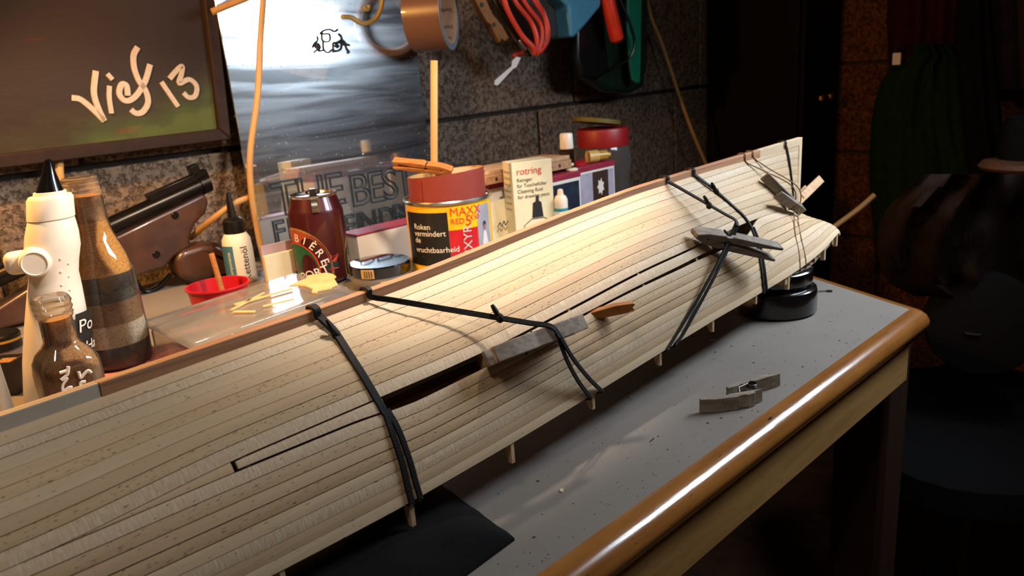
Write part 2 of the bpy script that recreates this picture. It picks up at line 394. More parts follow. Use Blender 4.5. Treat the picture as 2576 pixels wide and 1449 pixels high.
mesh_obj('apron', V, F, APRW, table, uv=uv, bevel=.0015)
V, F, uv = uvbox((T0 + W0) / 2 - EO * .012 + V3(0, 0, -.0395), (W0 - T0) / 2 * .85, EO * .009, V3(0, 0, .0175))
mesh_obj('apron', V, F, APRW, table, uv=uv, bevel=.0015)
for P in (T0 + FD * .004 - ON * .030, F1 + FD * .05 - ON * .04, W0 + V3(-.05, -.02, 0), W1 + FD * .06 + NW * .04):
    c = V3(P[0], P[1], (zf - .022) / 2)
    mesh_obj('leg', *boxm(c, FD * .026, ON * .026, V3(0, 0, (-.022 - zf) / 2)), LEGW, table, bevel=.006)
# ================================================================== SHIP HULL (upside down)
K0 = Yp(0, 1045, .29); K1 = Yp(2000, 350, .80)
_d = K1 - K0; _d[2] = 0; HA = unit(_d); HN = V3(HA[1], -HA[0], 0)
def Hw(s, b, z): return V3(*(K0[:2] + HA[:2] * s + HN[:2] * b), z)
def Hloc(P): q = P - K0; return q @ HA, q @ HN, P[2]
_W = np.linspace(-.014, .014, 5)
def I(xs, ys): return lambda s: float(np.mean(np.interp(s + _W, xs, ys)))
ZK = I([-.36, 0, .0376, .148, .216, .26, .302, .365, .438, .5255, .632, .7267, .75], [.1195, .1203, .1213, .1243, .127, .1302, .1337, .1384, .1426, .1446, .1464, .148, .148])
KH = I([-.36, 0, .15, .3, .5, .73], [.0065, .0062, .0052, .0043, .0042, .0035])
B1 = I([-.36, -.3, -.2, -.1, .0, .3, .42, .5, .56, .62, .68, .7267], [.002, .015, .032, .043, .049, .051, .049, .044, .037, .026, .012, .0022])
Z1 = I([-.36, -.1, -.0024, .0683, .142, .185, .2315, .284, .3555, .3954, .443, .49, .543, .604, .66, .708, .7267, .74], [.07, .078, .0803, .0855, .0860, .0860, .0873, .0912, .0962, .0979, .0984, .0983, .0975, .0925, .0855, .0765, .068, .066])
BG = I([-.36, -.3, -.2, -.1, .0, .3, .42, .5, .56, .62, .68, .715, .74], [.004, .022, .046, .06, .066, .067, .066, .064, .062, .058, .052, .0465, .043])
ZG = I([-.36, -.1, 0, .074, .14, .224, .2975, .3856, .448, .534, .608, .6625, .697, .72, .74], [.045, .039, .0372, .0343, .0328, .0346, .0375, .0410, .0428, .0432, .0432, .0449, .0470, .0495, .051])
U2 = I([-.36, -.004, .03, .07, .144, .152, .208, .3, .354, .40, .45, .49, .525, .55, .565, .75], [0, 0, .05, .10, .13, .17, .15, .145, .165, .18, .18, .20, .20, .14, .0, 0])
_cache = {}
def sec(s):
    k = round(s, 4)
    if k in _cache: return _cache[k]
    P0 = np.array([.0022, ZK(s) - KH(s)]); P1 = np.array([max(.0022, B1(s)), Z1(s)]); P3 = np.array([BG(s), ZG(s)])
    cA, cB = P1 - P0, P3 - P1; lA, lB = np.hypot(*cA), np.hypot(*cB); st = np.clip((s - .42) / .3, 0, 1); kk = np.clip((s - .5) / .2, 0, 1)
    m0 = unit(unit(cA) * (1 - st) + np.array([.225, -.18]) * (1 - st) + np.array([.0, -1.]) * st) * lA
    sm = unit(unit(cA) + unit(cB)); m1A = unit(sm * (1 - kk) + unit(cA + np.array([0, -lA * .3])) * kk); m1B = unit(sm * (1 - kk) + unit(cB) * kk)
    m3 = unit(unit(cB) * .6 + np.array([.0, -.6])) * lB
    _cache[k] = (P0, m0, P1, m1A * lA, m1B * lB, P3, m3); return _cache[k]
def _h(p0, m0, p1, m1, t): return p0 * (2 * t ** 3 - 3 * t ** 2 + 1) + m0 * (t ** 3 - 2 * t ** 2 + t) + p1 * (-2 * t ** 3 + 3 * t ** 2) + m1 * (t ** 3 - t ** 2)
def surf(s, q):
    P0, m0, P1, mA, mB, P3, m3 = sec(s)
    r = _h(P0, m0, P1, mA, q) if q <= 1 else _h(P1, mB, P3, m3, q - 1)
    return np.array([max(r[0], .0022), r[1]])
def surfn(s, q):
    a, b = surf(s, max(0, q - .02)), surf(s, min(2, q + .02)); t = unit(b - a); return np.array([-t[1], t[0]]) if True else None
def arcq(s):
    return [float(np.sum([np.hypot(*(surf(s, (i + 1) / 12) - surf(s, i / 12))) for i in range(12)])), float(np.sum([np.hypot(*(surf(s, 1 + (i + 1) / 12) - surf(s, 1 + i / 12))) for i in range(12)]))]

def plankmat(name, light, dark, ripple=0.0, fleck=.695):
    t = NT(name); f = t.noise(t.coord('UV', (14, 260, 1)), 1.0, 4, .6); c = t.ramp(f, [(.25, lin(dark)), (.6, lin(light))])
    f1 = t.noise(t.coord('UV', (6, 30, 1)), 1.0, 2); c = t.mix(.55, c, t.ramp(f1, [(.3, lin(dark)), (.7, lin(light))]))
    oi = t.n('ShaderNodeObjectInfo'); c = t.mix(1.0, c, t.ramp(oi.outputs['Random'], [(0, (.84, .83, .80)), (.5, (1, .985, .96)), (1, (.93, .93, .93))]), 'MULTIPLY')
    f2 = t.noise(t.coord('UV', (300, 1500, 1)), 1.0, 1); fk = t.ramp(f2, [(fleck, (0, 0, 0)), (fleck + .06, (1, 1, 1))]); c = t.mix(fk, c, lin('#6b4d33'))
    hgt = t.n('ShaderNodeMath', operation='SUBTRACT'); t.l(f, hgt.inputs[0]); t.l(fk, hgt.inputs[1]); hh_ = hgt.outputs[0]
    if ripple:
        g = t.noise(t.coord('UV', (900, 160, 1)), 1.0, 2); c = t.mix(t.ramp(g, [(.45, (0, 0, 0)), (.7, (ripple * .5,) * 3)]), c, lin('#e9dfcd'))
        ad = t.n('ShaderNodeMath', operation='MULTIPLY_ADD'); t.l(g, ad.inputs[0]); ad.inputs[1].default_value = 1.6 * ripple; t.l(hh_, ad.inputs[2]); hh_ = ad.outputs[0]
    t.l(c, t.b.inputs['Base Color']); t.set(Roughness=.62); t.b.inputs['Specular IOR Level'].default_value = .3; t.bump(hh_, .35, .0006)
    return t.m
PLK = [plankmat('lime_wood', '#ccb292', '#b99d7d'), plankmat('lime_wood_pale', '#d4be9f', '#c2a98a'), plankmat('lime_wood_rippled', '#c9b398', '#b8a083', .6),
       plankmat('lime_wood_flecked', '#c9af8d', '#b39775', 0, .645)]
hull = thing('ship_hull_model', Hw(.2, 0, .018), 'upside-down model ship hull planked with pale wooden strips', 'model ship')
def plank(q0, q1, sa, sb, mat, name='plank', ns=None, gap=.00022, proud=0.0, side=1, thick=.0016, nq=3):
    ns = ns or max(4, int((sb - sa) / .010)); V, UV, F = [], [], []
    off_u = rng.uniform(0, 9)
    for i in range(ns + 1):
        s = sa + (sb - sa) * i / ns; qa, qb = q0(s), q1(s); AL = arcq(s); 
        ln = lambda q: q * AL[0] if q <= 1 else AL[0] + (q - 1) * AL[1]
        a0, a1 = ln(qa), ln(qb); g = min(gap, abs(a1 - a0) * .45)
        for lay in (0, 1):
            for j in range(nq + 1):
                aa = a0 + g + (a1 - a0 - 2 * g) * j / nq; q = aa / AL[0] if aa <= AL[0] else 1 + (aa - AL[0]) / AL[1]
                b, z = surf(s, q); nb = surfn(s, q); d = (proud if lay == 0 else proud - thick)
                if lay == 0 and j in (0, nq): d -= .00018
                V.append(Hw(s, side * max(b + nb[0] * d, .0005), z + nb[1] * d)); UV.append((s + off_u, aa + off_u))
    m = nq + 1; R = 2 * m
    for i in range(ns):
        o_ = i * R; p_ = o_ + R
        for j in range(nq): F.append((o_ + j, o_ + j + 1, p_ + j + 1, p_ + j)); F.append((o_ + m + j, p_ + m + j, p_ + m + j + 1, o_ + m + j + 1))
        F.append((o_, p_, p_ + m, o_ + m)); F.append((o_ + nq, o_ + m + nq, p_ + m + nq, p_ + nq))
    for o_, fl in ((0, 0), (ns * R, 1)):
        for j in range(nq):
            f = (o_ + j, o_ + m + j, o_ + m + j + 1, o_ + j + 1); F.append(f if not fl else f[::-1])
    if side > 0: F = [f[::-1] for f in F]
    return mesh_obj(name, V, F, mat, hull, uv=UV, ang=50)
NA, NB = 9, 8
SA, ST, SE = -.345, .7255, .738
pick = [0, 2, 1, 0, 3, 1, 0, 3, 2]; pickB = [2, 3, 0, 3, 1, 2, 0, 1]
wob = lambda k: (lambda s: .06 * math.sin(s * 7 + k * 2.1) / NA if 0 < k < NA else 0.0)
for i in range(NA):
    w0_, w1_ = wob(i), wob(i + 1)
    plank(lambda s, i=i, w=w0_: i / NA + w(s), lambda s, i=i, w=w1_: (i + 1) / NA + w(s), SA, ST, PLK[pick[i]], proud=rng.uniform(-.0002, .0002), gap=(.0001, .00012, .00018, .0001, .00012, .00016, .0001, .00022, .00014)[i])
    plank(lambda s, i=i: i / NA, lambda s, i=i: (i + 1) / NA, SA, ST, PLK[pick[i]], side=-1, ns=40)
for i in range(NB):
    plank(lambda s, i=i: 1 + U2(s) + (1 - U2(s)) * i / NB, lambda s, i=i: 1 + U2(s) + (1 - U2(s)) * (i + 1) / NB, SA, SE, PLK[pickB[i]], proud=rng.uniform(-.0002, .0002), gap=(.0002, .00014, .00026, .0003, .00022, .00014, .00012, .0001)[i])
    plank(lambda s, i=i: 1 + i / NB, lambda s, i=i: 1 + (i + 1) / NB, SA, SE, PLK[pickB[i]], side=-1, ns=40)
# strips that fill part of the open strake
plank(lambda s: 1.0, lambda s: 1 + U2(s), -.004, .0675, PLK[0], ns=16)
plank(lambda s: 1.012, lambda s: 1 + U2(s) - .012, .0695, .1475, PLK[2], ns=16, proud=.0006)
plank(lambda s: 1.022, lambda s: 1 + U2(s) - .038 + .02 * math.cos((s - .30) * 12), .235, .470, PLK[2], ns=30, proud=.0004)
# keel: grey painted fore part and bare reddish wood after part
KRED = wood('red_keel_wood', '#b98a66', '#8d5f42', (8, 300, 300), .6, kind='UV', fleck=False)
KGREY = M('grey_primer', '#b7ab9c', .6, var=.05)
def keelpart(sa, sb, mat, half, name):
    V, UV, F = [], [], []; ns = max(3, int((sb - sa) / .015))
    for i in range(ns + 1):
        s = sa + (sb - sa) * i / ns; zt = ZK(s); zb = zt - KH(s) - .004
        for b, z in ((half, zb), (half, zt - .0004), (half - .0004, zt), (-half + .0004, zt), (-half, zt - .0004), (-half, zb)): V.append(Hw(s, b, z)); UV.append((s, z + b))
    for i in range(ns):
        for k in range(6): k2 = (k + 1) % 6; F.append((i * 6 + k, i * 6 + k2, i * 6 + 6 + k2, i * 6 + 6 + k))
    F += [(5, 4, 3, 2, 1, 0), tuple(ns * 6 + k for k in range(6))]
    return mesh_obj(name, V, F, mat, hull, uv=UV, ang=30)
sk = Hloc(onpl(250, 985, K0, HN))[0]
keelpart(SA, sk - .0004, KGREY, .0026, 'keel')['label'] = 'grey painted fore part of the keel'
keelpart(sk, .64, KRED, .0029, 'keel')['label'] = 'bare reddish wooden after part of the keel'
keelpart(.6405, .7285, PLK[1], .0027, 'keel')
V, F = prism([Hw(.7262, -.0026, .148), Hw(.7330, -.0026, .148), Hw(.7315, -.0026, .066), Hw(.7262, -.0026, .066)], HN * .0052)
mesh_obj('sternpost', V, F, PLK[1], hull, bevel=.0004)
# bulkhead frames: hollow plates with tips standing below the sheer plank
FRW = wood('plywood', '#bda27f', '#9c8161', (60, 60, 200), .7, fleck=False)
tips = [(.005, .020), (.0745, .019), (.1475, .0185), (.2211, .0218), (.2956, .0268), (.3725, .0306), (.4462, .0333), (.5193, .0354)]
def bulkhead(s, tipz, th=.0025):
    """ring following the inside of the planking, both sides, with tips below the gunwale"""
    parts = []
    for side in (1, -1):
        qs = np.linspace(.02, 2, 16); out = []; inn = []
        for q in qs:
            b, z = surf(s, q); nb = surfn(s, q); out.append((max(b - nb[0] * .0020, .001), z - nb[1] * .0020)); w_ = .010
            inn.append((max(b - nb[0] * w_, .0006), z - nb[1] * w_))
        bg_, zg_ = surf(s, 2)
        V, F = [], []
        for (b, z), (bi, zi) in zip(out, inn):
            for ds in (-th / 2, th / 2): V += [Hw(s + ds, side * b, z), Hw(s + ds, side * bi, zi)]
        # tip: narrow stepped stub
        tip = [(bg_ - .0040, zg_ + .003), (bg_ - .009, zg_ + .003), (bg_ - .0085, zg_ - .004), (bg_ - .0058, zg_ - .0045), (bg_ - .0052, tipz + .003), (bg_ - .0036, tipz), (bg_ - .0008, tipz), (bg_ - .0008, zg_ - .0006)]
        m = len(out)
        for i in range(m - 1):
            o_ = 4 * i; p_ = o_ + 4
            F += [(o_, o_ + 1, p_ + 1, p_), (o_ + 2, p_ + 2, p_ + 3, o_ + 3), (o_, p_, p_ + 2, o_ + 2), (o_ + 1, o_ + 3, p_ + 3, p_ + 1)]
        F += [(0, 2, 3, 1), (4 * m - 4, 4 * m - 3, 4 * m - 1, 4 * m - 2)]
        if side < 0: F = [f[::-1] for f in F]
        parts.append((V, F))
        parts.append(prism([Hw(s - th / 2, side * b, z) for b, z in tip], HA * th))
    return join(parts)
for s, tz in tips: mesh_obj('bulkhead_frame', *bulkhead(s, tz), FRW, hull, smooth=False)
for s in (.592, .655, .715): mesh_obj('bulkhead_frame', *bulkhead(s, ZG(s) - .006), FRW, hull, smooth=False)
for s in (-.08, -.16, -.24, -.31): mesh_obj('bulkhead_frame', *bulkhead(s, ZG(s) - .010), FRW, hull, smooth=False)
# spine inside, dark from the slot
mesh_obj('spine', *prism([Hw(SA + .01, -.001, ZK(0) - .008), Hw(.722, -.001, ZK(.72) - .010), Hw(.722, -.001, .075), Hw(.5, -.001, .06), Hw(SA + .05, -.001, .055)], HN * .002), FRW, hull, smooth=False)
# stern bulwark: rim strip and timber heads below the sheer plank
def rim(sa, sb, dz, hgt, inset, mat, name):
    V, F = [], []; ns = 24
    for i in range(ns + 1):
        s = sa + (sb - sa) * i / ns; b = BG(s) - inset; z = ZG(s) - dz
        for db, dz_ in ((0, 0), (0, hgt), (-.0015, hgt), (-.0015, 0)): V.append(Hw(s, b + db, z + dz_))
    for i in range(ns):
        for k in range(4): k2 = (k + 1) % 4; F.append((i * 4 + k, i * 4 + 4 + k, i * 4 + 4 + k2, i * 4 + k2))
    F += [(0, 1, 2, 3), tuple(ns * 4 + k for k in (3, 2, 1, 0))]
    return mesh_obj(name, V, F, mat, hull, ang=30)
rim(.585, .735, .0118, .0085, .007, PLK[2], 'stern_rail')
for s in (.588, .617, .688, .733):
    mesh_obj('timber_head', *boxm(Hw(s, BG(s) - .0035, ZG(s) - .0062), HA * .0016, HN * .0022, V3(0, 0, .0075)), PLK[1], hull, bevel=.0004)
mesh_obj('stern_crosspiece', *boxm(Hw(.583, BG(.583) - .014, ZG(.583) - .0035), HA * .0025, HN * .012, V3(0, 0, .0045)), FRW, hull, bevel=.0004)
# transom closing the counter
tr = [Hw(SE, b * sd, z) for sd in (1,) for b, z in [surf(SE - .002, q) for q in np.linspace(1, 2, 9)]]
tr2 = [Hw(SE, -b, z) for b, z in [surf(SE - .002, q) for q in np.linspace(2, 1, 9)]]
low = [Hw(SE, -BG(SE), ZG(SE) - .003), Hw(SE, BG(SE), ZG(SE) - .003)]
mesh_obj('transom', *prism([p + V3(0, 0, -.0012) for p in tr] + [low[1], low[0]] + [p + V3(0, 0, -.0012) for p in tr2], -HA * .0015), PLK[1], hull, smooth=False)

# surface for resting bands and pins on the planking
_SV, _SF = [], []
_ss = np.linspace(-.34, .738, 220); _qq = np.linspace(0, 2, 41)
for s in _ss:
    for q in _qq: b, z = surf(s, q); _SV.append(Hw(s, b, z))
for i in range(len(_ss) - 1):
    for j in range(len(_qq) - 1): o_ = i * 41 + j; _SF.append((o_, o_ + 41, o_ + 42, o_ + 1))
HBVH = BVHTree.FromPolygons([Vector(v) for v in _SV], _SF)
def onhull(px, py, off=0.0):
    d = ray(px, py); h = HBVH.ray_cast(Vector(CAM), Vector(unit(d)))
    if h[0] is None:
        h = HBVH.find_nearest(Vector(onpl(px, py, K0 + HN * .0035, HN)))
        return onpl(px, py, K0 + HN * (.0034 + off), HN), HN
    n = np.array(h[1]); n = n if n @ d < 0 else -n
    return np.array(h[0]) + n * off, n
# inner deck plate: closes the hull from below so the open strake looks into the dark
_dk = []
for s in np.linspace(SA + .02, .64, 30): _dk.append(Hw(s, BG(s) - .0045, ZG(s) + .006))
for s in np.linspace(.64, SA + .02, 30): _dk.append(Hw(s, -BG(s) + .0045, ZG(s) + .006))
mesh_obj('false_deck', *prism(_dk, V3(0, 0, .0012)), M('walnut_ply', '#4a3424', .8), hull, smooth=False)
# ================================================================== THINGS ON AND UNDER THE HULL
PINW = wood('grey_weathered_wood', '#8f8579', '#635a52', (40, 300, 300), .8, fleck=True, kind='Object', flecksc=(500, 500, 500))
SPRST = M('dull_spring_steel', '#4a4644', .45, .8)
PINO = wood('orange_pin_wood', '#b9783c', '#8f5424', (30, 200, 200), .6, fleck=False)
PINL = wood('light_pin_wood', '#c8a27c', '#a98059', (30, 200, 200), .6, fleck=False)
def pin_leg(O, x, sep, wd, side, ang, L=.072, W=.0095, cut=None, piv=.030):
    x, sep, wd = unit(x), unit(sep), unit(wd)
    pr = [(0, .0002), (0, .0030), (.010, .0055), (.026, .0064), (.0285, .0052), (.0315, .0052), (.034, .0064), (L, .0046), (L, .0022), (.048, .0004), (piv + .003, .0004), (piv, .0016), (piv - .003, .0003), (.014, .0003), (.012, .0014), (.009, .0003)]
    if cut: pr = [(min(a, cut) + (.002 * (i % 2) if a > cut else 0), b) for i, (a, b) in enumerate(pr)]
    ca, sa = math.cos(ang), math.sin(ang); out = []
    for a, b in pr:
        u, v = a - piv, b; u, v = u * ca - v * sa, u * sa + v * ca; out.append(O + x * (u + piv) + sep * side * v - wd * W / 2)
    return prism(out, wd * W)
def spring_mesh(O, x, sep, wd, piv=.030, W=.0095, r=.0030):
    x, sep, wd = unit(x), unit(sep), unit(wd); c = O + x * piv
    coil = [c + wd * (-W * .42 + W * .84 * i / 60) + r * (math.cos(i * .63) * x + math.sin(i * .63) * sep) for i in range(61)]
    parts = [tube(coil, .00065, 6)]
    for sg, e in ((1, -.5), (-1, .5)):
        a0 = coil[0] if e < 0 else coil[-1]
        parts.append(tube(smoothpath([a0, a0 + sep * sg * .004 + x * -.002, c + x * -.0 + sep * sg * .0058 + wd * W * .55 * (1 if e > 0 else -1), c + sep * sg * .0058 - wd * W * .2 * (1 if e > 0 else -1)], 4), .00065, 6))
    return join(parts)
def clothespin(O, x, sep, label, mat=PINW, ang=.05, L=.072, cut=None, shift=0.0, gap=0.0):
    x = unit(x); sep = unit(sep - x * (sep @ x)); wd = np.cross(x, sep)
    t = thing('clothespin', O, label, 'clothespin', None)
    for sd in (1, -1):
        mesh_obj('leg', *pin_leg(O + x * (shift if sd < 0 else 0) + sep * sd * gap, x, sep, wd, sd, ang, L, cut=cut if sd < 0 else None), mat, t, bevel=.0006)
    mesh_obj('spring', *spring_mesh(O, x, sep, wd), SPRST if mat is not PINL else BRASS, t)
    return t
# clamping pin along the open strake
pa, na = onhull(1206, 914, .0105); pb, nb_ = onhull(1426, 826, .0105)
clothespin(pa, pb - pa, unit(na + nb_), 'grey weathered clothespin lying lengthwise in the open seam under a rubber band', ang=.0, gap=.0028, L=float(np.linalg.norm(pb - pa)))
# pin across the seam further aft
pa, na = onhull(1730, 600, .007); pb, nb_ = onhull(1886, 655, .024)
up_t = unit(np.cross(HA, na)); up_t = up_t if up_t[2] > 0 else -up_t
clothespin(pa, pb - pa, V3(0, 0, 1) + .55 * HN, 'weathered clothespin standing across the seam, strapped by a knotted rubber band', ang=.04, L=float(np.linalg.norm(pb - pa)))
# spread pin by the sternpost
pa, na = onhull(2004, 541, .006); pb, nb_ = onhull(1915, 478, .010)
clothespin(pa, pb - pa, up_t, 'spread brown clothespin tied with thread beside the sternpost', ang=.15, L=float(np.linalg.norm(pb - pa)))
# light pin sticking out past the sternpost
pa = onpl(1990, 522, K0 - HN * .010, HN); pb = onpl(2048, 462, K0 - HN * .026, HN)
clothespin(pa, pb - pa, HN * .8 + .6 * V3(0, 0, 1), 'pale clothespin sticking out behind the sternpost', mat=PINL, ang=.10, L=float(np.linalg.norm(pb - pa)))
# broken wedge poking out of the slot
pa, na = onhull(1484, 786, -.004); pb, nb_ = onhull(1556, 775, .014)
ax = unit(pb - pa); q_ = unit(np.cross(ax, V3(0, 0, 1))); r_ = np.cross(q_, ax); ln = np.linalg.norm(pb - pa)
prf = [(0, -.0018), (ln * .25, -.0040), (ln * .8, -.0042), (ln * .97, -.003), (ln * .93, -.001), (ln, .0005), (ln * .95, .0018), (ln * .6, .0026), (0, .0012)]
V, F = prism([pa + ax * u + r_ * v - q_ * .003 for u, v in prf], q_ * .006)
tag(mesh_obj('wooden_wedge', V, F, PINO, bevel=.0005), 'splintered orange wooden wedge poking out of the hull seam', 'wedge')
# loose pin on the table
t = thing('clothespin', Zp(1850, 1005), 'broken grey clothespin lying loose on the grey table top', 'clothespin')
za = V3(0, 0, 1); q1, q2 = Zp(1768, 1046), Zp(1903, 1024); xa = unit(q2 - q1); sa_ = V3(-xa[1], xa[0], 0); ln = float(np.linalg.norm(q2 - q1))
hz = V3(0, 0, .0054)
mesh_obj('leg', *pin_leg(q1 + hz + sa_ * .0062, xa, sa_, za, -1, 0, L=ln, W=.0104, piv=.02), PINW, t, bevel=.0005)
q3, q4 = Zp(1835, 1012), Zp(1945, 980); xb = unit(q4 - q3); sb_ = V3(-xb[1], xb[0], 0)
mesh_obj('leg', *pin_leg(q3 + hz + sb_ * .001, xb, sb_, za, 1, 0, L=float(np.linalg.norm(q4 - q3)), W=.0104, piv=.02), PINW, t, bevel=.0005)
c_ = Zp(1890, 1000) + V3(0, 0, .0112)
mesh_obj('spring', *join([tube([c_ + .0032 * V3(math.cos(a), math.sin(a), 0) + V3(0, 0, -.0009 * a / 6.28) for a in np.linspace(0, 18.8, 50)], .0007, 6), tube([c_ + xa * -.003, c_ - xa * .012 - sa_ * .004, c_ - xa * .014 - sa_ * .010 - za * .003], .0007, 6)]), SPRST, t)

# ---- rubber bands
def keelwrap(s, th=.0006):
    z = ZK(s); pts = [(s, .0036, z - .003), (s, .0034, z + .0004), (s, 0, z + .0012), (s, -.0034, z + .0004), (s, -.0036, z - .003)]
    ns = [HN, unit(HN + V3(0, 0, 1)), V3(0, 0, 1), unit(-HN + V3(0, 0, 1)), -HN]
    for q in (.1, .4, .8, 1.1, 1.5, 2.0):
        b, zz = surf(s, q); n2 = surfn(s, q); pts.append((s, -(b + n2[0] * .0005), zz + n2[1] * .0005)); ns.append(-HN * n2[0] + V3(0, 0, n2[1]))
    return [Hw(*p) for p in pts], ns
def hullpath(px, off=.0004):
    P, N = [], []
    for p in px:
        if len(p) == 3: a, n = onhull(p[0], p[1], p[2])
        else: a, n = onhull(p[0], p[1], off)
        P.append(a); N.append(n)
    return P, N
def densify(P, N, n=6):
    D = smoothpath(P, n); U = []
    for i in range(len(D)):
        k = min(i / n, len(N) - 1.0001); j = int(k); U.append(unit(N[j] * (1 - k + j) + N[j + 1] * (k - j)))
    return D, U
def band(label, spx, trunk, strands, w_tr=.0042, w_st=.0030, knot=None, th=.0010, mat=RUBBER, straight=False):
    """spx: pixel where it crosses the keel; trunk/strands: pixel paths on the planking ((x,y) or (x,y,lift))"""
    s = Hloc(onpl(spx[0], spx[1], K0 + HN * .003, HN))[0]
    t = thing('rubber_band', Hw(s, 0, ZK(s)), label, 'rubber band', 'rubber bands holding the hull planks')
    kp, kn = keelwrap(s); P, N = hullpath(trunk)
    if straight:
        a_, b_ = kp[0], P[0]; P = [a_ + (b_ - a_) * k for k in (.12, .3, .5, .7, .88)] + P; N = [unit(kn[0] * (1 - k) + N[0] * k) for k in (.12, .3, .5, .7, .88)] + N
    mesh_obj('strand', *ribbon(*densify(kp[::-1] + P, kn[::-1] + N, 5), w_tr, th), mat, t)
    for st in strands:
        P2, N2 = hullpath(st); sl = Hloc(P2[-1])[0]
        P2 += [Hw(sl, BG(sl) + .0006, ZG(sl) - .0004), Hw(sl, BG(sl) - .004, ZG(sl) - .0014), Hw(sl, BG(sl) - .016, ZG(sl) - .0008)]; N2 += [unit(HN - V3(0, 0, .6)), V3(0, 0, -1), V3(0, 0, -1)]
        mesh_obj('strand', *ribbon(*densify(P2, N2, 6), w_st, th), mat, t)
    if knot:
        kpt, kn_ = onhull(*knot)
        if straight: kpt = min((kp[0] + (P[5] - kp[0]) * f for f in np.linspace(0, 1, 60)), key=lambda q: math.dist(proj(q), knot[:2]))
        mesh_obj('knot', *join([lathe(kpt + V3(0, 0, -.002), [(.0004, -.001), (.0022, .0002), (.0026, .002), (.0018, .004), (.0004, .005)], 10), tube(smoothpath([kpt, kpt + V3(-.002, 0, .004), kpt + V3(-.004, .001, .008)], 3), [.0014, .0014, .0014, .0016, .0015, .0013, .0010], 6)]), mat, t)
    return t
band('broad black rubber band around the hull above the black cloth pad', (795, 777), [(803, 795), (835, 830, .001), (850, 850, .001), (880, 895), (915, 950), (950, 1010), (968, 1040)],
     [[(966, 1036), (985, 1090), (1008, 1160), (1022, 1220), (1033, 1262)], [(972, 1030), (1000, 1080), (1026, 1150), (1043, 1210), (1055, 1250)]], w_tr=.0046, w_st=.0034, knot=(845, 845, .001))
band('black rubber band stretched from the keel over the lengthwise clothespin', (928, 729), [(1335, 850, .0205), (1352, 868, .0205)],
     [[(1345, 860, .0205), (1390, 910, .012), (1440, 960, .005), (1482, 998)], [(1350, 864, .0205), (1405, 905, .012), (1465, 950, .005), (1510, 982)]], w_tr=.0034, w_st=.0028, knot=(1255, 823, .0150), straight=True)
band('brown-black rubber band over the clothespin standing across the seam', (1679, 467), [(1795, 588, .0215), (1799, 600, .0215)],
     [[(1797, 596, .0215), (1790, 640, .012), (1766, 705, .006), (1735, 775, .002), (1700, 840), (1678, 876)], [(1800, 598, .0215), (1797, 640, .012), (1776, 705, .006), (1748, 775, .002), (1716, 840), (1698, 864)]], w_tr=.0040, w_st=.0026, knot=(1760, 556, .0125), straight=True)
band('thin black rubber band around the hull just before the thread ties', (1744, 440), [(1752, 447, .001), (1800, 484, .001), (1845, 522), (1870, 545), (1890, 575)],
     [[(1888, 572), (1903, 615), (1912, 665), (1917, 705), (1920, 733)], [(1894, 572), (1909, 612), (1919, 662), (1924, 700), (1927, 728)]], w_tr=.0034, w_st=.0026, knot=(1800, 484, .001))
# band over the very end of the keel
s_ = Hloc(onpl(1975, 358, K0 + HN * .003, HN))[0]
kp, kn = keelwrap(s_); P, N = hullpath([(1978, 375), (1984, 405), (1990, 450), (1994, 490), (1997, 530)])
t = thing('rubber_band', Hw(s_, 0, ZK(s_)), 'thin dark rubber band over the end of the keel at the sternpost', 'rubber band', 'rubber bands holding the hull planks')
mesh_obj('strand', *ribbon(*densify(kp[::-1] + P, kn[::-1] + N, 5), .0028, .0009), RUBBER, t)
# thread ties
THREAD = M('brown_thread', '#7d5a3c', .8, var=.2, scale=400)
for lab, spx, path in (('brown thread tied over the keel, near strand crossing the spread clothespin', (1873, 392), [(1878, 410), (1905, 428, .003), (1960, 480, .014), (1990, 545, .004), (2000, 590), (2010, 640), (2012, 672)]),
                       ('brown thread tied over the keel, aft strand crossing the spread clothespin', (1893, 386), [(1898, 400), (1925, 425, .003), (1975, 480, .014), (2002, 552, .003), (2015, 600), (2024, 640), (2027, 663)])):
    s_ = Hloc(onpl(spx[0], spx[1], K0 + HN * .003, HN))[0]; kp, kn = keelwrap(s_); P, N = hullpath(path, .0004); sl = Hloc(P[-1])[0]
    P += [Hw(sl, BG(sl), ZG(sl) - .001), Hw(sl - .002, BG(sl) - .004, ZG(sl) - .0125), Hw(sl - .004, BG(sl) - .012, ZG(sl) - .012)]
    tag(mesh_obj('thread_tie', *tube(smoothpath(kp[::-1] + P, 5), .0006, 6), THREAD), lab, 'thread', 'thread ties at the stern')

# ---- supports
pA, pB = Zp(1295, 1360), Zp(1110, 1225); e1 = pB - pA; e2 = unit(Zp(1175, 1449) - pA)
pad_w = .18; n_ = 24; V, F = [], []
tp = Hw(.1475, BG(.1475) - .003, 0)
def padz(u, v):
    P = pA + e1 * u + e2 * pad_w * v; ed = min(u, 1 - u, v, 1 - v)
    z = .0015 + .0165 * (1 - math.exp(-ed * 9)) + .0007 * math.sin(u * 17 + v * 5) + .0007 * math.sin(v * 23)
    d = math.hypot(P[0] - tp[0], P[1] - tp[1]); return max(.0015, z - .004 * math.exp(-(d / .012) ** 2))
pad_l = float(np.linalg.norm(e1)); e1 = unit(e1) * max(.15, pad_l)
for lay in (0, 1):
    for i in range(n_ + 1):
        for j in range(n_ + 1):
            u, v = i / n_, j / n_; u = .5 - .5 * math.cos(u * math.pi); v = .5 - .5 * math.cos(v * math.pi)
            P = pA + e1 * (u * pad_l / np.linalg.norm(e1)) + e2 * pad_w * v; V.append(P + V3(0, 0, padz(u, v) if lay == 0 else .0002))
m = n_ + 1; K = m * m
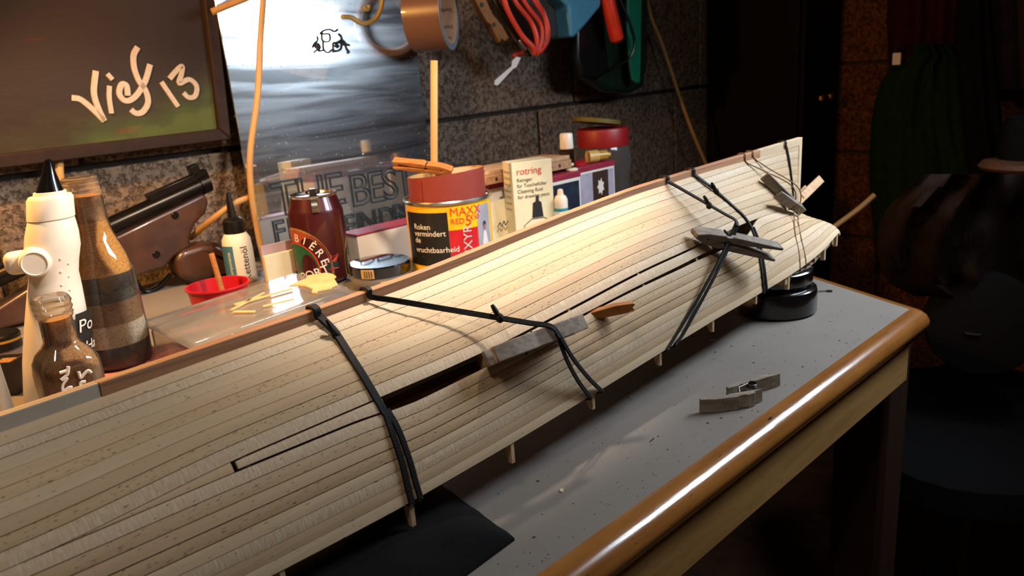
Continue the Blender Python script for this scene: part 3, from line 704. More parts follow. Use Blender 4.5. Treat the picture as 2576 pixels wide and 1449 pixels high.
for i in range(n_):
    for j in range(n_):
        o_ = i * m + j; F.append((o_, o_ + 1, o_ + m + 1, o_ + m)); F.append((K + o_, K + o_ + m, K + o_ + m + 1, K + o_ + 1))
for i in range(n_):
    for a_, b_ in ((i * m, (i + 1) * m), ((i + 1) * m + n_, i * m + n_), (i + 1, i), (n_ * m + i, n_ * m + i + 1)): F.append((a_, b_, K + b_, K + a_))
tag(mesh_obj('cloth_pad', V, F, BLACKCLOTH, ang=60), 'folded black cloth pad under the middle of the hull', 'cloth pad')
bc = Zp(1955, 782); bc = V3(.2475, .700, 0); br = .0385
t = thing('round_stand', bc, 'round glossy black plastic stand under the stern of the hull', 'stand')
mesh_obj('lower_ring', *lathe(bc, [(br - .002, .0), (br, .002), (br, .020), (br - .001, .0235), (br - .004, .0255), (br - .007, .0262)], 56), BLACKSH, t)
mesh_obj('upper_ring', *lathe(bc, [(br - .007, .0262), (br - .005, .0285), (br - .0045, .031), (br - .0045, .0405), (br - .006, .042), (br - .0075, .0424), (.004, .0424)], 56), BLACKSH, t)

# ---- sawdust and chips on the table
CHIP = M('wood_chip', '#c9b494', .8, var=.2, scale=300)
DUST = M('brown_dust', '#3a2c22', .9, var=.4, scale=300)
def chip(px, py, l, wd, lab, a=0.0, mat=CHIP):
    P = Zp(px, py); d = V3(math.cos(a), math.sin(a), 0); q = V3(-d[1], d[0], 0)
    V, F = prism([P + d * -l / 2 - q * wd / 2, P + d * l / 2 - q * wd * .3, P + d * l * .42 + q * wd * .5, P - d * l * .4 + q * wd * .35], V3(0, 0, .0007))
    tag(mesh_obj('wood_chip', V, F, mat, smooth=False), lab, 'wood chip', 'wood chips on the table')
chip(1793, 857, .0065, .0022, 'largest pale wood splinter on the table below the stern', .2)
chip(2092, 808, .005, .001, 'thin pale shaving near the far table edge', -.2)
chip(1413, 1235, .0035, .0022, 'short pale chip on the table beside the wooden rail', 1.2)
chip(1640, 1108, .006, .0005, 'dark sliver on the table behind the loose clothespin', .9, DUST)
chip(1938, 1052, .0025, .0012, 'small dark flake next to the loose clothespin', .5, DUST)
t_ = Zp(2075, 735)
tag(mesh_obj('black_thread', *tube(smoothpath([t_ + V3(-.012, .001, .0007), t_ + V3(-.004, .0005, .0012), t_ + V3(.003, 0, .001), t_ + V3(.007, -.001, .0008)], 4), [.0005] * 4 + [.0006] * 4 + [.0013] * 5, 6), BLACK), 'bit of black thread on the table beside the round stand', 'thread')
V, F = [], []
for k in range(420):
    u, v = rng.uniform(0, 1), rng.uniform(0, 1); P = T0 - FD * (.02 + .5 * u) - ON * (.004 + .16 * v ** 1.4); r_ = rng.uniform(.0002, .0005) if k % 7 else rng.uniform(.0005, .0010); o_ = len(V); a = rng.uniform(0, 6)
    for i in range(3): V.append(P + V3(math.cos(a + i * 2.1) * r_ * (1 + (i == 0)), math.sin(a + i * 2.1) * r_, .00015))
    V.append(P + V3(0, 0, r_ * .8)); F += [(o_, o_ + 1, o_ + 3), (o_ + 1, o_ + 2, o_ + 3), (o_ + 2, o_, o_ + 3), (o_ + 2, o_ + 1, o_)]
sd = tag(mesh_obj('sawdust', V, F, DUST, smooth=False), 'scattered dark sawdust specks on the grey table top', 'sawdust'); sd['kind'] = 'stuff'
# ================================================================== THINGS BEHIND THE HULL
GLASS = glass('clear_glass', (.96, .96, .94, 1), .03, 1, .03, (.8, .78, .72, 1)); GLASSG = glass('greenish_glass', (.88, .93, .86, 1))
SAND = {'dark': sandmat('dark_sand', '#2b1d14', '#43301f'), 'pale': sandmat('pale_sand', '#c9b79c', '#ddcdb6'), 'brown': sandmat('brown_sand', '#8a6238', '#a87c4b'),
        'grey': sandmat('grey_sand', '#3f382c', '#5f5642'), 'gold': sandmat('gold_sand', '#b0762c', '#c8964a')}
MOUTH = glass('bright_glass', (.9, .9, .88, 1), .04, 1, .30, (.72, .66, .56, 1))
def sand_bottle(B, name, label, prof, layers, power=2.0, seg=48, d=None):
    """glass outline with stacked sand layers inside; layers [(z0,z1,key)]"""
    t = thing(name, B, label, 'bottle')
    mesh_obj('glass', *lathe(B, prof, seg, power=power, d=d, cap=True), GLASS, t)
    zs = [p[1] for p in prof]; rs = [p[0] for p in prof]
    zt = max(l[1] for l in layers); mesh_obj('bottle_mouth', *lathe(B, [(np.interp(zt, zs, rs) - .0006, zt)] + [(r - .0003, z) for r, z in prof if z > zt], seg, d=d, cap=False), MOUTH, t)
    for z0, z1, key in layers:
        pr = [(max(.002, np.interp(z, zs, rs) - .0012), z) for z in np.linspace(z0, z1, 8)]
        mesh_obj('sand_layer', *lathe(B, pr, seg, power=power, d=d), SAND[key], t)
    return t
# tall bottle of layered sand
B = Zp(303, 914); k = mpp(B); hz = lambda py, B=B: zat(B, py)
pr = [(70 * k, .0), (78 * k, .003), (80 * k, hz(840)), (77 * k, hz(720)), (75 * k, hz(690)), (71 * k, hz(662)), (63 * k, hz(635)), (53 * k, hz(608)), (46 * k, hz(586)), (43 * k, hz(560)), (41 * k, hz(500)), (43 * k, hz(492)), (43 * k, hz(488)), (39 * k, hz(486)), (41 * k, hz(478)), (38 * k, hz(474)), (41 * k, hz(466)), (38 * k, hz(462)), (39 * k, hz(452)), (36 * k, hz(450))]
tb = sand_bottle(B, 'sand_bottle', 'tall clear bottle filled with stripes of light and dark sand', pr,
            [(.0035, hz(858), 'dark'), (hz(858), hz(806), 'pale'), (hz(806), hz(752), 'brown'), (hz(752), hz(726), 'grey'), (hz(726), hz(688), 'dark'), (hz(688), hz(560), 'gold'), (hz(560), hz(496), 'brown')])
# small bottle of brown sand with marker writing
B = Zp(203, 1062); k = mpp(B); hz = lambda py, B=B: zat(B, py)
SBD = unit(V3(CAM[0] - B[0], CAM[1] - B[1], 0) + V3(.25, 0, 0))
pr = [(66 * k, 0), (70 * k, .002), (71 * k, hz(930)), (68 * k, hz(905)), (58 * k, hz(885)), (42 * k, hz(868)), (35 * k, hz(855)), (34 * k, hz(800)), (38 * k, hz(795)), (38 * k, hz(790)), (40 * k, hz(786)), (37 * k, hz(782)), (41 * k, hz(772)), (38 * k, hz(767)), (41 * k, hz(757)), (38 * k, hz(750)), (36 * k, hz(745))]
sb = sand_bottle(B, 'sand_bottle', 'small square-shouldered bottle of brown sand with white marker writing', pr, [(.002, hz(895), 'brown'), (hz(895), hz(800), 'brown')], power=3.2, d=SBD)
PL = B + unit(V3(CAM[0] - B[0], CAM[1] - B[1], 0)) * 71 * k * 1.03; PN = unit(V3(CAM[0] - B[0], CAM[1] - B[1], 0))
MARK = M('white_marker', '#cfc3b8', .5, var=.04)
for path in ([(150, 938), (168, 932), (172, 922)], [(172, 922), (170, 940), (160, 950), (153, 955)], [(155, 956), (168, 952), (158, 968), (158, 985)], [(158, 985), (172, 975), (182, 975)],
             [(198, 935), (203, 950), (212, 940), (222, 932), (229, 938)], [(216, 960), (204, 962), (203, 970), (208, 972)]):
    mesh_obj('marker_stroke', *tube(smoothpath([onpl(x, y, PL, PN) for x, y in path], 4), .0013, 6), MARK, sb)
# white glue bottle, leaning a little
B = Zp(152, 1000); k = mpp(B); hz = lambda py, B=B: zat(B, py); dV = unit(V3(CAM[0] - B[0], CAM[1] - B[1], 0)); rV = V3(-dV[1], dV[0], 0)
gb = thing('glue_bottle', B, 'white glue bottle with black nozzle and round side knob behind the sand bottles', 'bottle')
_zt = hz(430); _xt = proj(V3(B[0], B[1], _zt))[0]; LEAN = (108 - _xt) * mpp(V3(B[0], B[1], _zt)) / _zt
def lean(vf): V, F = vf; V = np.array(V); V += np.outer(V[:, 2], rV * LEAN); return V, F
pr = [(74 * k, 0), (80 * k, .004), (78 * k, hz(900)), (70 * k, hz(820)), (60 * k, hz(740)), (54 * k, hz(700)), (56 * k, hz(670)), (61 * k, hz(635)), (58 * k, hz(600)), (53 * k, hz(575)), (50 * k, hz(563))]
_zs = [p[1] for p in pr]; _rs = [p[0] for p in pr]
mesh_obj('body', *lean(lathe(B, pr, 48)), WHITE, gb)
mesh_obj('collar', *lean(lathe(B, [(50 * k, hz(562)), (52 * k, hz(560)), (50 * k, hz(512)), (46 * k, hz(504)), (36 * k, hz(502)), (35 * k, hz(494)), (20 * k, hz(493))], 40)), WHITE, gb)
mesh_obj('nozzle', *lean(lathe(B, [(30 * k, hz(494)), (27 * k, hz(485)), (17 * k, hz(455)), (9 * k, hz(425)), (8 * k, hz(415)), (3 * k, hz(412))], 24)), BLACKSH, gb)
def disc(c, ax, prof, seg=32):
    e = unit(np.cross(ax, V3(0, 0, 1))); f = np.cross(e, ax); V, F = [], []
    for r, h in prof:
        for i in range(seg): a = 2 * math.pi * i / seg; V.append(c + ax * h + r * (math.cos(a) * e + math.sin(a) * f))
    for j in range(len(prof) - 1):
        for i in range(seg): i2 = (i + 1) % seg; F.append((j * seg + i, j * seg + i2, (j + 1) * seg + i2, (j + 1) * seg + i))
    F += [tuple(range(seg))[::-1], tuple((len(prof) - 1) * seg + i for i in range(seg))]
    return np.array(V), [f_[::-1] for f_ in F]
kc = onpl(92, 655, B + dV * .010, dV); ax = unit(dV - rV * .15)
mesh_obj('knob', *disc(kc, ax, [(34 * k, -.016), (36 * k, .0), (34 * k, .010), (30 * k, .0145), (27 * k, .0150), (25 * k, .0142), (3 * k, .0142)]), WHITE, gb)
mesh_obj('knob_arm', *boxm(kc - rV * .010 - dV * .004, rV * .012, dV * .007, V3(0, 0, 28 * k)), WHITE, gb, bevel=.0065, seg=4)
cy = Cyl(B, 76 * k)
mesh_obj('label', *lean(cy.quad(.012, .040, hz(930), hz(792), .0012)), INK, gb)
mesh_obj('lettering', *lean(cy.text('Po', .0135, hz(838), .0150, .0022)), WHITEINK, gb); mesh_obj('lettering', *lean(cy.text('Ha', .019, hz(888), .0125, .0024)), WHITEINK, gb)
for i in range(8):
    z_ = hz(655 + 16 * i); cy = Cyl(B, float(np.interp(z_, _zs, _rs)))
    mesh_obj('grip_dot', *lean(lathe(cy.pt(.004 + .006 * (i % 2), z_, 0), [(.0001, -.0008), (.0010, -.0005), (.0010, .0005), (.0001, .0008)], 8)), WHITE, gb)
# ---- clutter at the left edge
CLEARP = glass('cloudy_plastic', (.93, .90, .86, 1), .15, 1, .35, (.62, .55, .46, 1))
B = Zp(8, 1120); k = mpp(B)
tag(mesh_obj('plastic_cup', *lathe(B, [(48 * k, 0), (48 * k, .002), (36 * k, zat(B, 870)), (34 * k, zat(B, 868)), (45 * k, .004), (.001, .004)], 36, cap=False), CLEARP), 'cloudy clear plastic cup at the left edge of the table', 'cup')
B = Zp(36, 985); k = mpp(B)
DGREY = M('dark_grey_plastic', '#2e2a2a', .5)
pt_ = thing('square_pot', B, 'small dark square pot with brown contents beside the clear plastic cup', 'pot')
mesh_obj('pot', *lathe(B, [(36 * k, 0), (44 * k, zat(B, 905)), (46 * k, zat(B, 902)), (40 * k, zat(B, 902)), (38 * k, zat(B, 908))], 4, d=AW), DGREY, pt_, smooth=False)
mesh_obj('soil', *lathe(B, [(38 * k, zat(B, 910)), (20 * k, zat(B, 905))], 4, d=AW), SAND['brown'], pt_)
B = Zp(15, 905); k = mpp(B)
js = thing('ink_jar', B, 'small jar with black lid and yellow stripe behind the square pot', 'jar')
mesh_obj('jar_body', *lathe(B, [(40 * k, 0), (44 * k, .002), (44 * k, zat(B, 878)), (38 * k, zat(B, 874))], 28), M('pinkish_glass', '#a08778', .25), js)
mesh_obj('lid', *lathe(B, [(45 * k, zat(B, 874)), (45 * k, zat(B, 842)), (42 * k, zat(B, 838)), (.001, zat(B, 838))], 28), BLACK, js)
mesh_obj('stripe', *lathe(B, [(45.6 * k, zat(B, 856)), (45.6 * k, zat(B, 850))], 28, cap=False), M('yellow_print', '#d8a41e', .5), js)
B = Zp(55, 872)
for dx, dy, wh in ((0, 0, 'middle'), (.014, .004, 'right'), (-.014, .003, 'left')):
    tag(mesh_obj('bolt', *lathe(B + V3(dx, dy, 0), [(.006, 0), (.006, .008), (.003, .009), (.003, .016)], 6), STEEL), wh + ' one of three dull metal bolts behind the black-lidded jar', 'bolt', 'bolts behind the jar')
# ---- pencil stub by the small bottle
a_, b_ = Zp(86, 1016, .006), Zp(104, 1004, .006)
tag(mesh_obj('wooden_peg', *tube([a_, a_ + (b_ - a_) * .3, b_ + (b_ - a_)], [.0012, .0026, .0028], 8), CARD), 'short pale wooden peg lying before the small sand bottle', 'peg')
# ---- painted strip edge of a red booklet under the tall bottle
P_ = Zp(330, 925)
tag(mesh_obj('booklet', *zbox(P_ + AW * .01 + V3(0, 0, .0), .10, .07, .0012), M('red_print', '#b9685a', .6, var=.4, scale=600)), 'thin booklet with red print lying under the tall sand bottle', 'booklet')
tb.location.z += .0013
for c in tb.children: pass

# ---- old pistol leaning on the wall
GW = wood('dark_walnut', '#4a2c1c', '#2a1710', (30, 8, 30), .38, coat=.35, fleck=False)
GUNM = M('blued_steel', '#2a2622', .28, .85, var=.2)
PO = .060
gp = thing('pistol', Wp(330, 730, PO), 'old pistol with dark barrel and walnut grip leaning on the wall', 'pistol')
def on(x, y, o=PO): P = Wp(x, y, o); P[2] = max(P[2], .004); return P
b0, b1_ = Wp(-60, 722, PO + .012), on(522, 458, PO + .012); k = mpp((b0 + b1_) / 2)
ax = unit(b1_ - b0)
mesh_obj('barrel', *tube([b0, b1_ - ax * .012, b1_ - ax * .0115, b1_], [.0105, .0105, .0125, .0125], 24), GUNM, gp)
u_ = unit(np.cross(ax, NW)); u_ = u_ if u_[2] > 0 else -u_
mesh_obj('rail', *boxm((on(372, 497) + on(500, 437)) / 2 + NW * .012, ax * .040, u_ * .006, NW * .006), GUNM, gp, bevel=.001)
mesh_obj('rear_sight', *boxm(on(478, 428) + NW * .012, ax * .006, u_ * .007, NW * .006), GUNM, gp, bevel=.001)
stock = [(-60, 790), (60, 715), (265, 592), (492, 482), (505, 505), (497, 532), (470, 560), (458, 590), (460, 615), (420, 640), (395, 668), (350, 680), (300, 700), (250, 760), (120, 800), (-60, 850)]
mesh_obj('stock', *prism([on(x, y, PO - .008) for x, y in stock], NW * .026), GW, gp, bevel=.004, seg=3)
grip = [(430, 622), (480, 606), (520, 604), (556, 622), (580, 655), (610, 690), (635, 730), (610, 790), (540, 790), (470, 745), (425, 690), (412, 650)]
mesh_obj('grip', *prism([on(x, y, PO - .012) for x, y in grip], NW * .034), GW, gp, bevel=.011, seg=4)
mesh_obj('trigger_guard', *tube(smoothpath([on(330, 690), on(365, 745), on(400, 740), on(430, 690)], 6), .003, 8), GUNM, gp)
for x, y in ((440, 542), (393, 640)): mesh_obj('screw', *disc(on(x, y, PO + .018), NW, [(.0045, -.004), (.0045, .001), (.0035, .0018), (.001, .0018)], 16), GUNM, gp)

# ---- cables of the lamp
CBL = M('beige_cable', '#a8814f', .5, var=.06)
def cab(name, pts, r, label, mat=CBL): return tag(mesh_obj(name, *tube(smoothpath(pts, 8), r, 10), mat), label, 'cable')
MO = .058
cab('power_cable', [Wp(664, -80, .13), Wp(662, 0, .13), Wp(655, 100, .13), Wp(648, 240, .13), Wp(630, 380, .13), Wp(632, 480, .13), Wp(650, 590, .13), V3(*Wp(664, 640, .13)[:2], .004)], .0040, 'beige power cable hanging down in front of the mirror')
cab('power_cable', [Wp(480, 598, .055), Wp(530, 555, .10), Wp(590, 512, .118), Wp(640, 493, .122)], .0040, 'beige power cable running from the pistol grip to the mirror')
cab('power_cable', [Wp(533, 30, .065), Wp(570, 15, .07), Wp(640, -15, .08), Wp(700, -60, .09)], .0042, 'short beige cable crossing the top of the picture frame corner')
cab('power_cable', [Wp(148, 395, .02), Wp(150, 440, .03), Wp(158, 500, .03), Wp(165, 600, .03)], .0048, 'short beige cable behind the nozzle of the glue bottle')
# ---- chain oil bottle
B = Zp(612, 708); k = mpp(B); hz = lambda py, B=B: zat(B, py)
ob = thing('oil_bottle', B, 'small white oil bottle with black pointed cap beside the mirror', 'bottle')
mesh_obj('body', *lathe(B, [(33 * k, 0), (36 * k, .003), (36 * k, hz(625)), (34 * k, hz(600)), (26 * k, hz(586)), (22 * k, hz(583))], 32), WHITE, ob)
mesh_obj('cap', *lathe(B, [(25 * k, hz(586)), (26 * k, hz(580)), (25 * k, hz(555)), (20 * k, hz(549)), (10 * k, hz(546)), (7 * k, hz(500)), (5 * k, hz(486)), (2 * k, hz(484))], 28), BLACK, ob)
cy = Cyl(B, 36 * k)
mesh_obj('label', *cy.quad(-.030, -.006, .004, hz(612), .0004), M('teal_print', '#3f6f86', .5), ob)
mesh_obj('lettering', *cy.text('Kettenöl', .011, hz(700), .0125, .0006, rot=math.pi / 2), INK, ob)
mesh_obj('lettering', *cy.text('Komponente', -.010, hz(690), .0062, .0009, rot=math.pi / 2), WHITEINK, ob)
# ---- red cup with a stick
B = Zp(563, 800); k = mpp(B); hz = lambda py, B=B: zat(B, py); RED = M('red_plastic', '#b01822', .35, var=.05)
tag(mesh_obj('red_cup', *lathe(B, [(62 * k, 0), (72 * k, hz(722)), (77 * k, hz(718)), (77 * k, hz(714)), (72 * k, hz(714)), (60 * k, .003), (.001, .003)], 44, cap=False), RED), 'red plastic cup holding a brown stick behind the clear case', 'cup')
tag(mesh_obj('stirring_stick', *tube([B + V3(.006, .0, .004), B + V3(-.003, .006, zat(B, 640))], [.0032, .0030], 8), PINO), 'brown stirring stick standing in the red cup', 'stick')
# ---- clear sorting case with parts on the lid
CZ = .037; L_, Bk, Rt_, Fr = (Zp(x, y, CZ) for x, y in ((362, 803), (742, 684), (936, 704), (484, 862)))
Rt_ = Fr + (Bk - L_); cs = thing('sorting_case', (L_ + Rt_) / 2 * V3(1, 1, 0), 'flat clear plastic sorting case with small parts on its lid', 'case')
CASE = glass('milky_plastic', (.93, .91, .88, 1),   .12, 1, .14, (.74, .70, .64, 1)); LIDM = glass('milky_lid', (.95, .93, .90, 1), .08, 1, .16, (.78, .74, .68, 1))
dn = V3(0, 0, -1)
def inset(pts, q): c = np.mean(pts, 0); return [p + unit(c - p) * q for p in pts]
top = [L_, Fr, Rt_, Bk]
mesh_obj('tray', *prism([p + dn * .010 for p in inset(top, .003)], dn * (CZ - .0105)), CASE, cs, bevel=.003, seg=2)
mesh_obj('lid', *prism(top, dn * .0095), LIDM, cs, bevel=.0035, seg=3)
for i in range(1, 5):
    a_, b_ = L_ + (Bk - L_) * i / 5, Fr + (Rt_ - Fr) * i / 5
    mesh_obj('divider', *boxm((a_ + b_) / 2 + dn * .022, (b_ - a_) / 2 * .94, unit(Bk - L_) * .0007, V3(0, 0, .0105)), CASE, cs)
for i in (.25, .75):
    c_ = Fr + (Rt_ - Fr) * i; mesh_obj('latch', *boxm(c_ + dn * .010 + unit(Fr - L_) * .0015, unit(Rt_ - Fr) * .010, unit(Fr - L_) * .0015, V3(0, 0, .006)), LIDM, cs, bevel=.001)
for (x0, y0, x1, y1) in ((455, 795, 525, 772), (447, 810, 565, 778)):
    a_, b_ = Zp(x0, y0, CZ - .012), Zp(x1, y1, CZ - .012); tag(mesh_obj('red_strip', *boxm((a_ + b_) / 2, (b_ - a_) / 2, V3(0, .003, 0), V3(0, 0, .0008)), M('red_wood', '#b5472c', .6)), 'longer red strip inside the clear case' if y1 > 775 else 'shorter red strip inside the clear case', 'strip')
PLY = wood('thin_ply', '#d9bf84', '#c4a465', (40, 40, 40), .6, fleck=False)
cut = [(727, 722), (748, 712), (770, 704), (775, 696), (822, 689), (836, 692), (846, 698), (840, 703), (850, 718), (836, 724), (834, 728), (800, 734), (798, 740), (784, 738), (788, 730), (770, 722), (752, 720)]
tag(mesh_obj('ply_part', *prism([Zp(x, y, CZ + .0005) for x, y in cut], V3(0, 0, .0015)), PLY, smooth=False), 'tabbed thin plywood part lying on the lid of the clear case', 'plywood part')
for x0, y0, x1, y1, w_, lab in ((580, 782, 665, 738, .0028, 'long thin wooden strip slanting across the clear case lid'), (590, 768, 735, 728, .005, 'broad wooden strip on the clear case lid'), (662, 772, 740, 754, .003, 'short wooden strip nearest the keel on the clear case lid'), (588, 786, 640, 786, .0045, 'small pointed wooden offcut on the clear case lid')):
    a_, b_ = Zp(x0, y0, CZ + .0012), Zp(x1, y1, CZ + .0012); d = unit(b_ - a_); q = V3(-d[1], d[0], 0)
    tag(mesh_obj('wood_strip', *prism([a_ - q * w_ / 2, b_ - q * w_ * .3, b_ + q * w_ / 2, a_ + q * w_ * .4], V3(0, 0, .0012)), PLY, smooth=False), lab, 'strip', 'wooden strips on the case lid')
# ---- beer can
B = Zp(818, 706); k = mpp(B); R_ = .033; Hc = zat(B, 487)
CANM = M('maroon_can', '#43161a', .28, .3, var=.06, coat=.4)
ALU = M('aluminium', '#cfc9bf', .22, 1.0, var=.05)
can = thing('beer_can', B, 'dark red beer can with silver top standing before the mirror', 'can')
mesh_obj('can_body', *lathe(B, [(.024, 0), (.026, .001), (R_, .008), (R_, Hc - .021), (R_ - .0015, Hc - .017), (.0275, Hc - .004), (.0270, Hc - .0025)], 56), CANM, can)
mesh_obj('can_top', *lathe(B, [(.0268, Hc - .003), (.0282, Hc - .001), (.0284, Hc), (.0274, Hc + .0006), (.0262, Hc - .001), (.0250, Hc - .0045), (.001, Hc - .004)], 56), ALU, can)
dc = Cyl(B, R_).dc; rv = Cyl(B, R_).rv; tp_ = B + V3(0, 0, Hc - .002)
tabp = [tp_ - dc * .006 + V3(0, 0, .0), tp_ + dc * .002 + V3(0, 0, .006), tp_ + dc * .010 + V3(0, 0, .008), tp_ + dc * .020 + V3(0, 0, .004), tp_ + dc * .031 + V3(0, 0, -.006), tp_ + dc * .0335 + V3(0, 0, -.016)]
mesh_obj('pull_tab', *ribbon(smoothpath(tabp, 5), [unit(dc + V3(0, 0, 1))] * 26, .0085, .0012), ALU, can)
mesh_obj('tab_ring', *tube([tp_ + .0075 * (math.cos(a) * rv + math.sin(a) * dc * .8) + V3(0, 0, .004 + .003 * math.sin(a)) for a in np.linspace(0, 2 * math.pi, 25)], .0016, 8), ALU, can)
cy = Cyl(B, R_); GOLD = M('gold_print', '#b08a4a', .4, .3); GRN = M('green_print', '#17532f', .5); BRN = M('rust_print', '#96431f', .5); DGN = M('dark_green_print', '#10281d', .5)
ex, ez = -.033, zat(B, 664)
em = mesh_obj('emblem', *cy.ring(ex, ez, .0455, .052, .0, .0, .0003), GOLD, can)
mesh_obj('emblem_band', *cy.ring(ex, ez, .0435, .0497, .0, .0, .0005), BRN, em)
mesh_obj('emblem_field', *cy.ring(ex, ez, .0285, .033, .0, .0, .0008), GRN, em)
mesh_obj('emblem_line', *cy.ring(ex, ez, .0300, .0345, .0285, .033, .0009), REDINK, em)
def arc_text(cy, body, cx, cz, rad, a0, da, size, off, mat, parent):
    P = []
    for i, ch in enumerate(body):
        a = a0 + da * i; V, F = text_mesh(ch, size); wv = V[:, 0].max() / 2 if len(V) else 0
        V2 = []
        for v in V:
            x, y = v[0] - wv, v[1]; t_ = a - math.pi / 2
            V2.append(cy.pt(cx + rad * math.cos(a) + x * math.cos(t_) - y * math.sin(t_), cz + rad * 1.1 * math.sin(a) + x * math.sin(t_) + y * math.cos(t_), off))
        mesh_obj('letter', V2, F, mat, parent, smooth=False)
arc_text(cy, 'BIÈRE', ex, ez, .0325, 1.46, -.30, .0135, .0010, WHITEINK, em)
def bnr(g): return [(ex - .010, ez - .002 + g), (ex + .046 - g, ez + .014 + g), (ex + .054 - g, ez + .016 + g), (ex + .050 - g, ez + .009), (ex + .053 - g, ez - .001 + g), (ex + .046 - g, ez - .0005 - g), (ex - .010, ez - .019 - g)]
mesh_obj('banner', *cy.poly([(x, z) for x, z in bnr(.001)], .0011), REDINK, em)
mesh_obj('banner_field', *cy.poly([(x, z) for x, z in bnr(.0)], .0014), DGN, em)
mesh_obj('lettering', *cy.text('EXPORT', ex - .012, ez - .0175, .0145, .0018, rot=.28), WHITEINK, em)
mesh_obj('emblem', *cy.ring(.048, ez, .018, .034, .0, .0, .0003), GOLD, can); mesh_obj('emblem_field', *cy.ring(.050, ez, .016, .030, .0, .0, .0006), GRN, can)
mesh_obj('lettering', *cy.text('cervoise blonde extra', .0115, zat(B, 690), .0034, .0005, rot=math.pi / 2), M('faint_print', '#a4807a', .5), can)
# ---- jar with black lid
B = Zp(962, 716); k = mpp(B); hz = lambda py, B=B: zat(B, py)
jr = thing('glass_jar', B, 'low glass jar with shiny black lid in front of the tobacco tin', 'jar')
mesh_obj('glass', *lathe(B, [(68 * k, 0), (74 * k, .004), (76 * k, hz(690)), (72 * k, hz(682))], 44), glass('jar_glass', (.9, .88, .85, 1), .05, 1, .45, (.62, .56, .52, 1)), jr)
ld_ = mesh_obj('lid', *lathe(B, [(75 * k, hz(682)), (76 * k, hz(680)), (76 * k, hz(659)), (73 * k, hz(656)), (.001, hz(656))], 48), M('black_lid', '#0a0a0b', .07, coat=1.0), jr)
cy = Cyl(B, 76 * k); TAN = M('tan_label', '#b39463', .6); BRD = M('brown_print', '#4c3822', .6)
lb = mesh_obj('label', *cy.quad(-.024, -.008, hz(681), hz(659), .0004), TAN, jr)
for i in range(4): mesh_obj('bar', *cy.quad(-.020 + .0028 * i, -.0186 + .0028 * i, hz(679), hz(663), .0007, 2), BRD, lb)
lb = mesh_obj('label', *cy.quad(-.002, .013, .001, hz(689), .0004), TAN, jr)
for i in range(3): mesh_obj('bar', *cy.quad(.001, .012, hz(712 - 8 * i), hz(709 - 8 * i), .0007, 4), BRD, lb)
# ---- tobacco tin with sandpaper, dowel and clothespin
B = Zp(1143, 688); k = mpp(B); hz = lambda py, B=B: zat(B, py); RT_ = 104 * k; Ht = hz(490)
YEL = M('yellow_print_tin', '#e0ac10', .4, coat=.3); BLKP = M('black_panel', '#14120f', .4, coat=.3); REDP = M('red_panel', '#b3131f', .4, coat=.3)
tn = thing('tobacco_tin', B, 'yellow round tobacco tin with black and red panels', 'tin')
mesh_obj('tin_body', *lathe(B, [(RT_ - .001, 0), (RT_, .001), (RT_, Ht - .003)], 64), YEL, tn)
mesh_obj('rim', *lathe(B, [(RT_, Ht - .0045), (RT_ + .002, Ht - .004), (RT_ + .0025, Ht - .0015), (RT_ + .0015, Ht), (RT_ - .001, Ht), (RT_ - .002, Ht - .004)], 64, cap=False), STEEL, tn)
mesh_obj('tin_liner', *lathe(B, [(RT_ - .002, Ht - .004), (RT_ - .0022, Ht - .03), (.001, Ht - .03)], 48, cap=False), DGREY, tn)
cy = Cyl(B, RT_); hz = lambda py, B=B + Cyl(B, RT_).dc * RT_: zat(B, py); zb, zt_ = hz(672), hz(532)
bp = mesh_obj('warning_panel', *cy.quad(-.062, -.002, zb + .002, zt_ - .001, .0004, 20), BLKP, tn)
for i, wd_ in enumerate(('Roken', 'vermindert', 'de', 'vruchtbaarheid')): mesh_obj('lettering', *cy.text(wd_, -.047, hz((576, 593, 610, 634)[i]), .0092, .0008), WHITEINK, bp)
rp = mesh_obj('brand_panel', *cy.quad(-.0018, .034, zb + .001, hz(580), .0004), REDP, tn)
mesh_obj('lettering', *cy.text('ELIXYR', .024, hz(672), .015, .0008, rot=math.pi / 2 - .02), M('grey_ink', '#c9b9b4', .5), rp)
yp = mesh_obj('price_panel', *cy.quad(-.0018, .034, hz(580), zt_ + .004, .0005), YEL, tn)
mesh_obj('lettering', *cy.text('MAXX', .0004, hz(545), .0138, .0010), REDINK, yp); mesh_obj('lettering', *cy.text('RED', .0008, hz(565), .0090, .0010), REDINK, yp)
mesh_obj('lettering', *cy.text('5', .018, hz(572), .0170, .0010), REDINK, yp); mesh_obj('lettering', *cy.text('€50', .0245, hz(560), .0078, .0010), REDINK, yp)
pp = mesh_obj('photo_panel', *cy.quad(.0345, .058, zb - .004, zt_ + .002, .0005), M('pale_blue_print', '#8d8f9d', .5), tn)
mesh_obj('printed_figure', *cy.poly([(.041, zb), (.0405, hz(624)), (.043, hz(600)), (.0455, hz(592)), (.048, hz(600)), (.051, hz(624)), (.051, zb)], .0008), M('print_white', '#c9c2c6', .5), pp)
mesh_obj('printed_head', *cy.ring(.0455, hz(583), .0024, .0050, 0, 0, .0009, 16), M('print_skin', '#8a6152', .5), pp); mesh_obj('printed_hair', *cy.poly([(.0428, hz(583)), (.0432, hz(574)), (.0455, hz(569)), (.0480, hz(574)), (.0482, hz(582)), (.0455, hz(576))], .0011), INK, pp)
mesh_obj('lettering', *cy.text('Roken kan', -.044, hz(688), .0055, .0006), INK, tn)
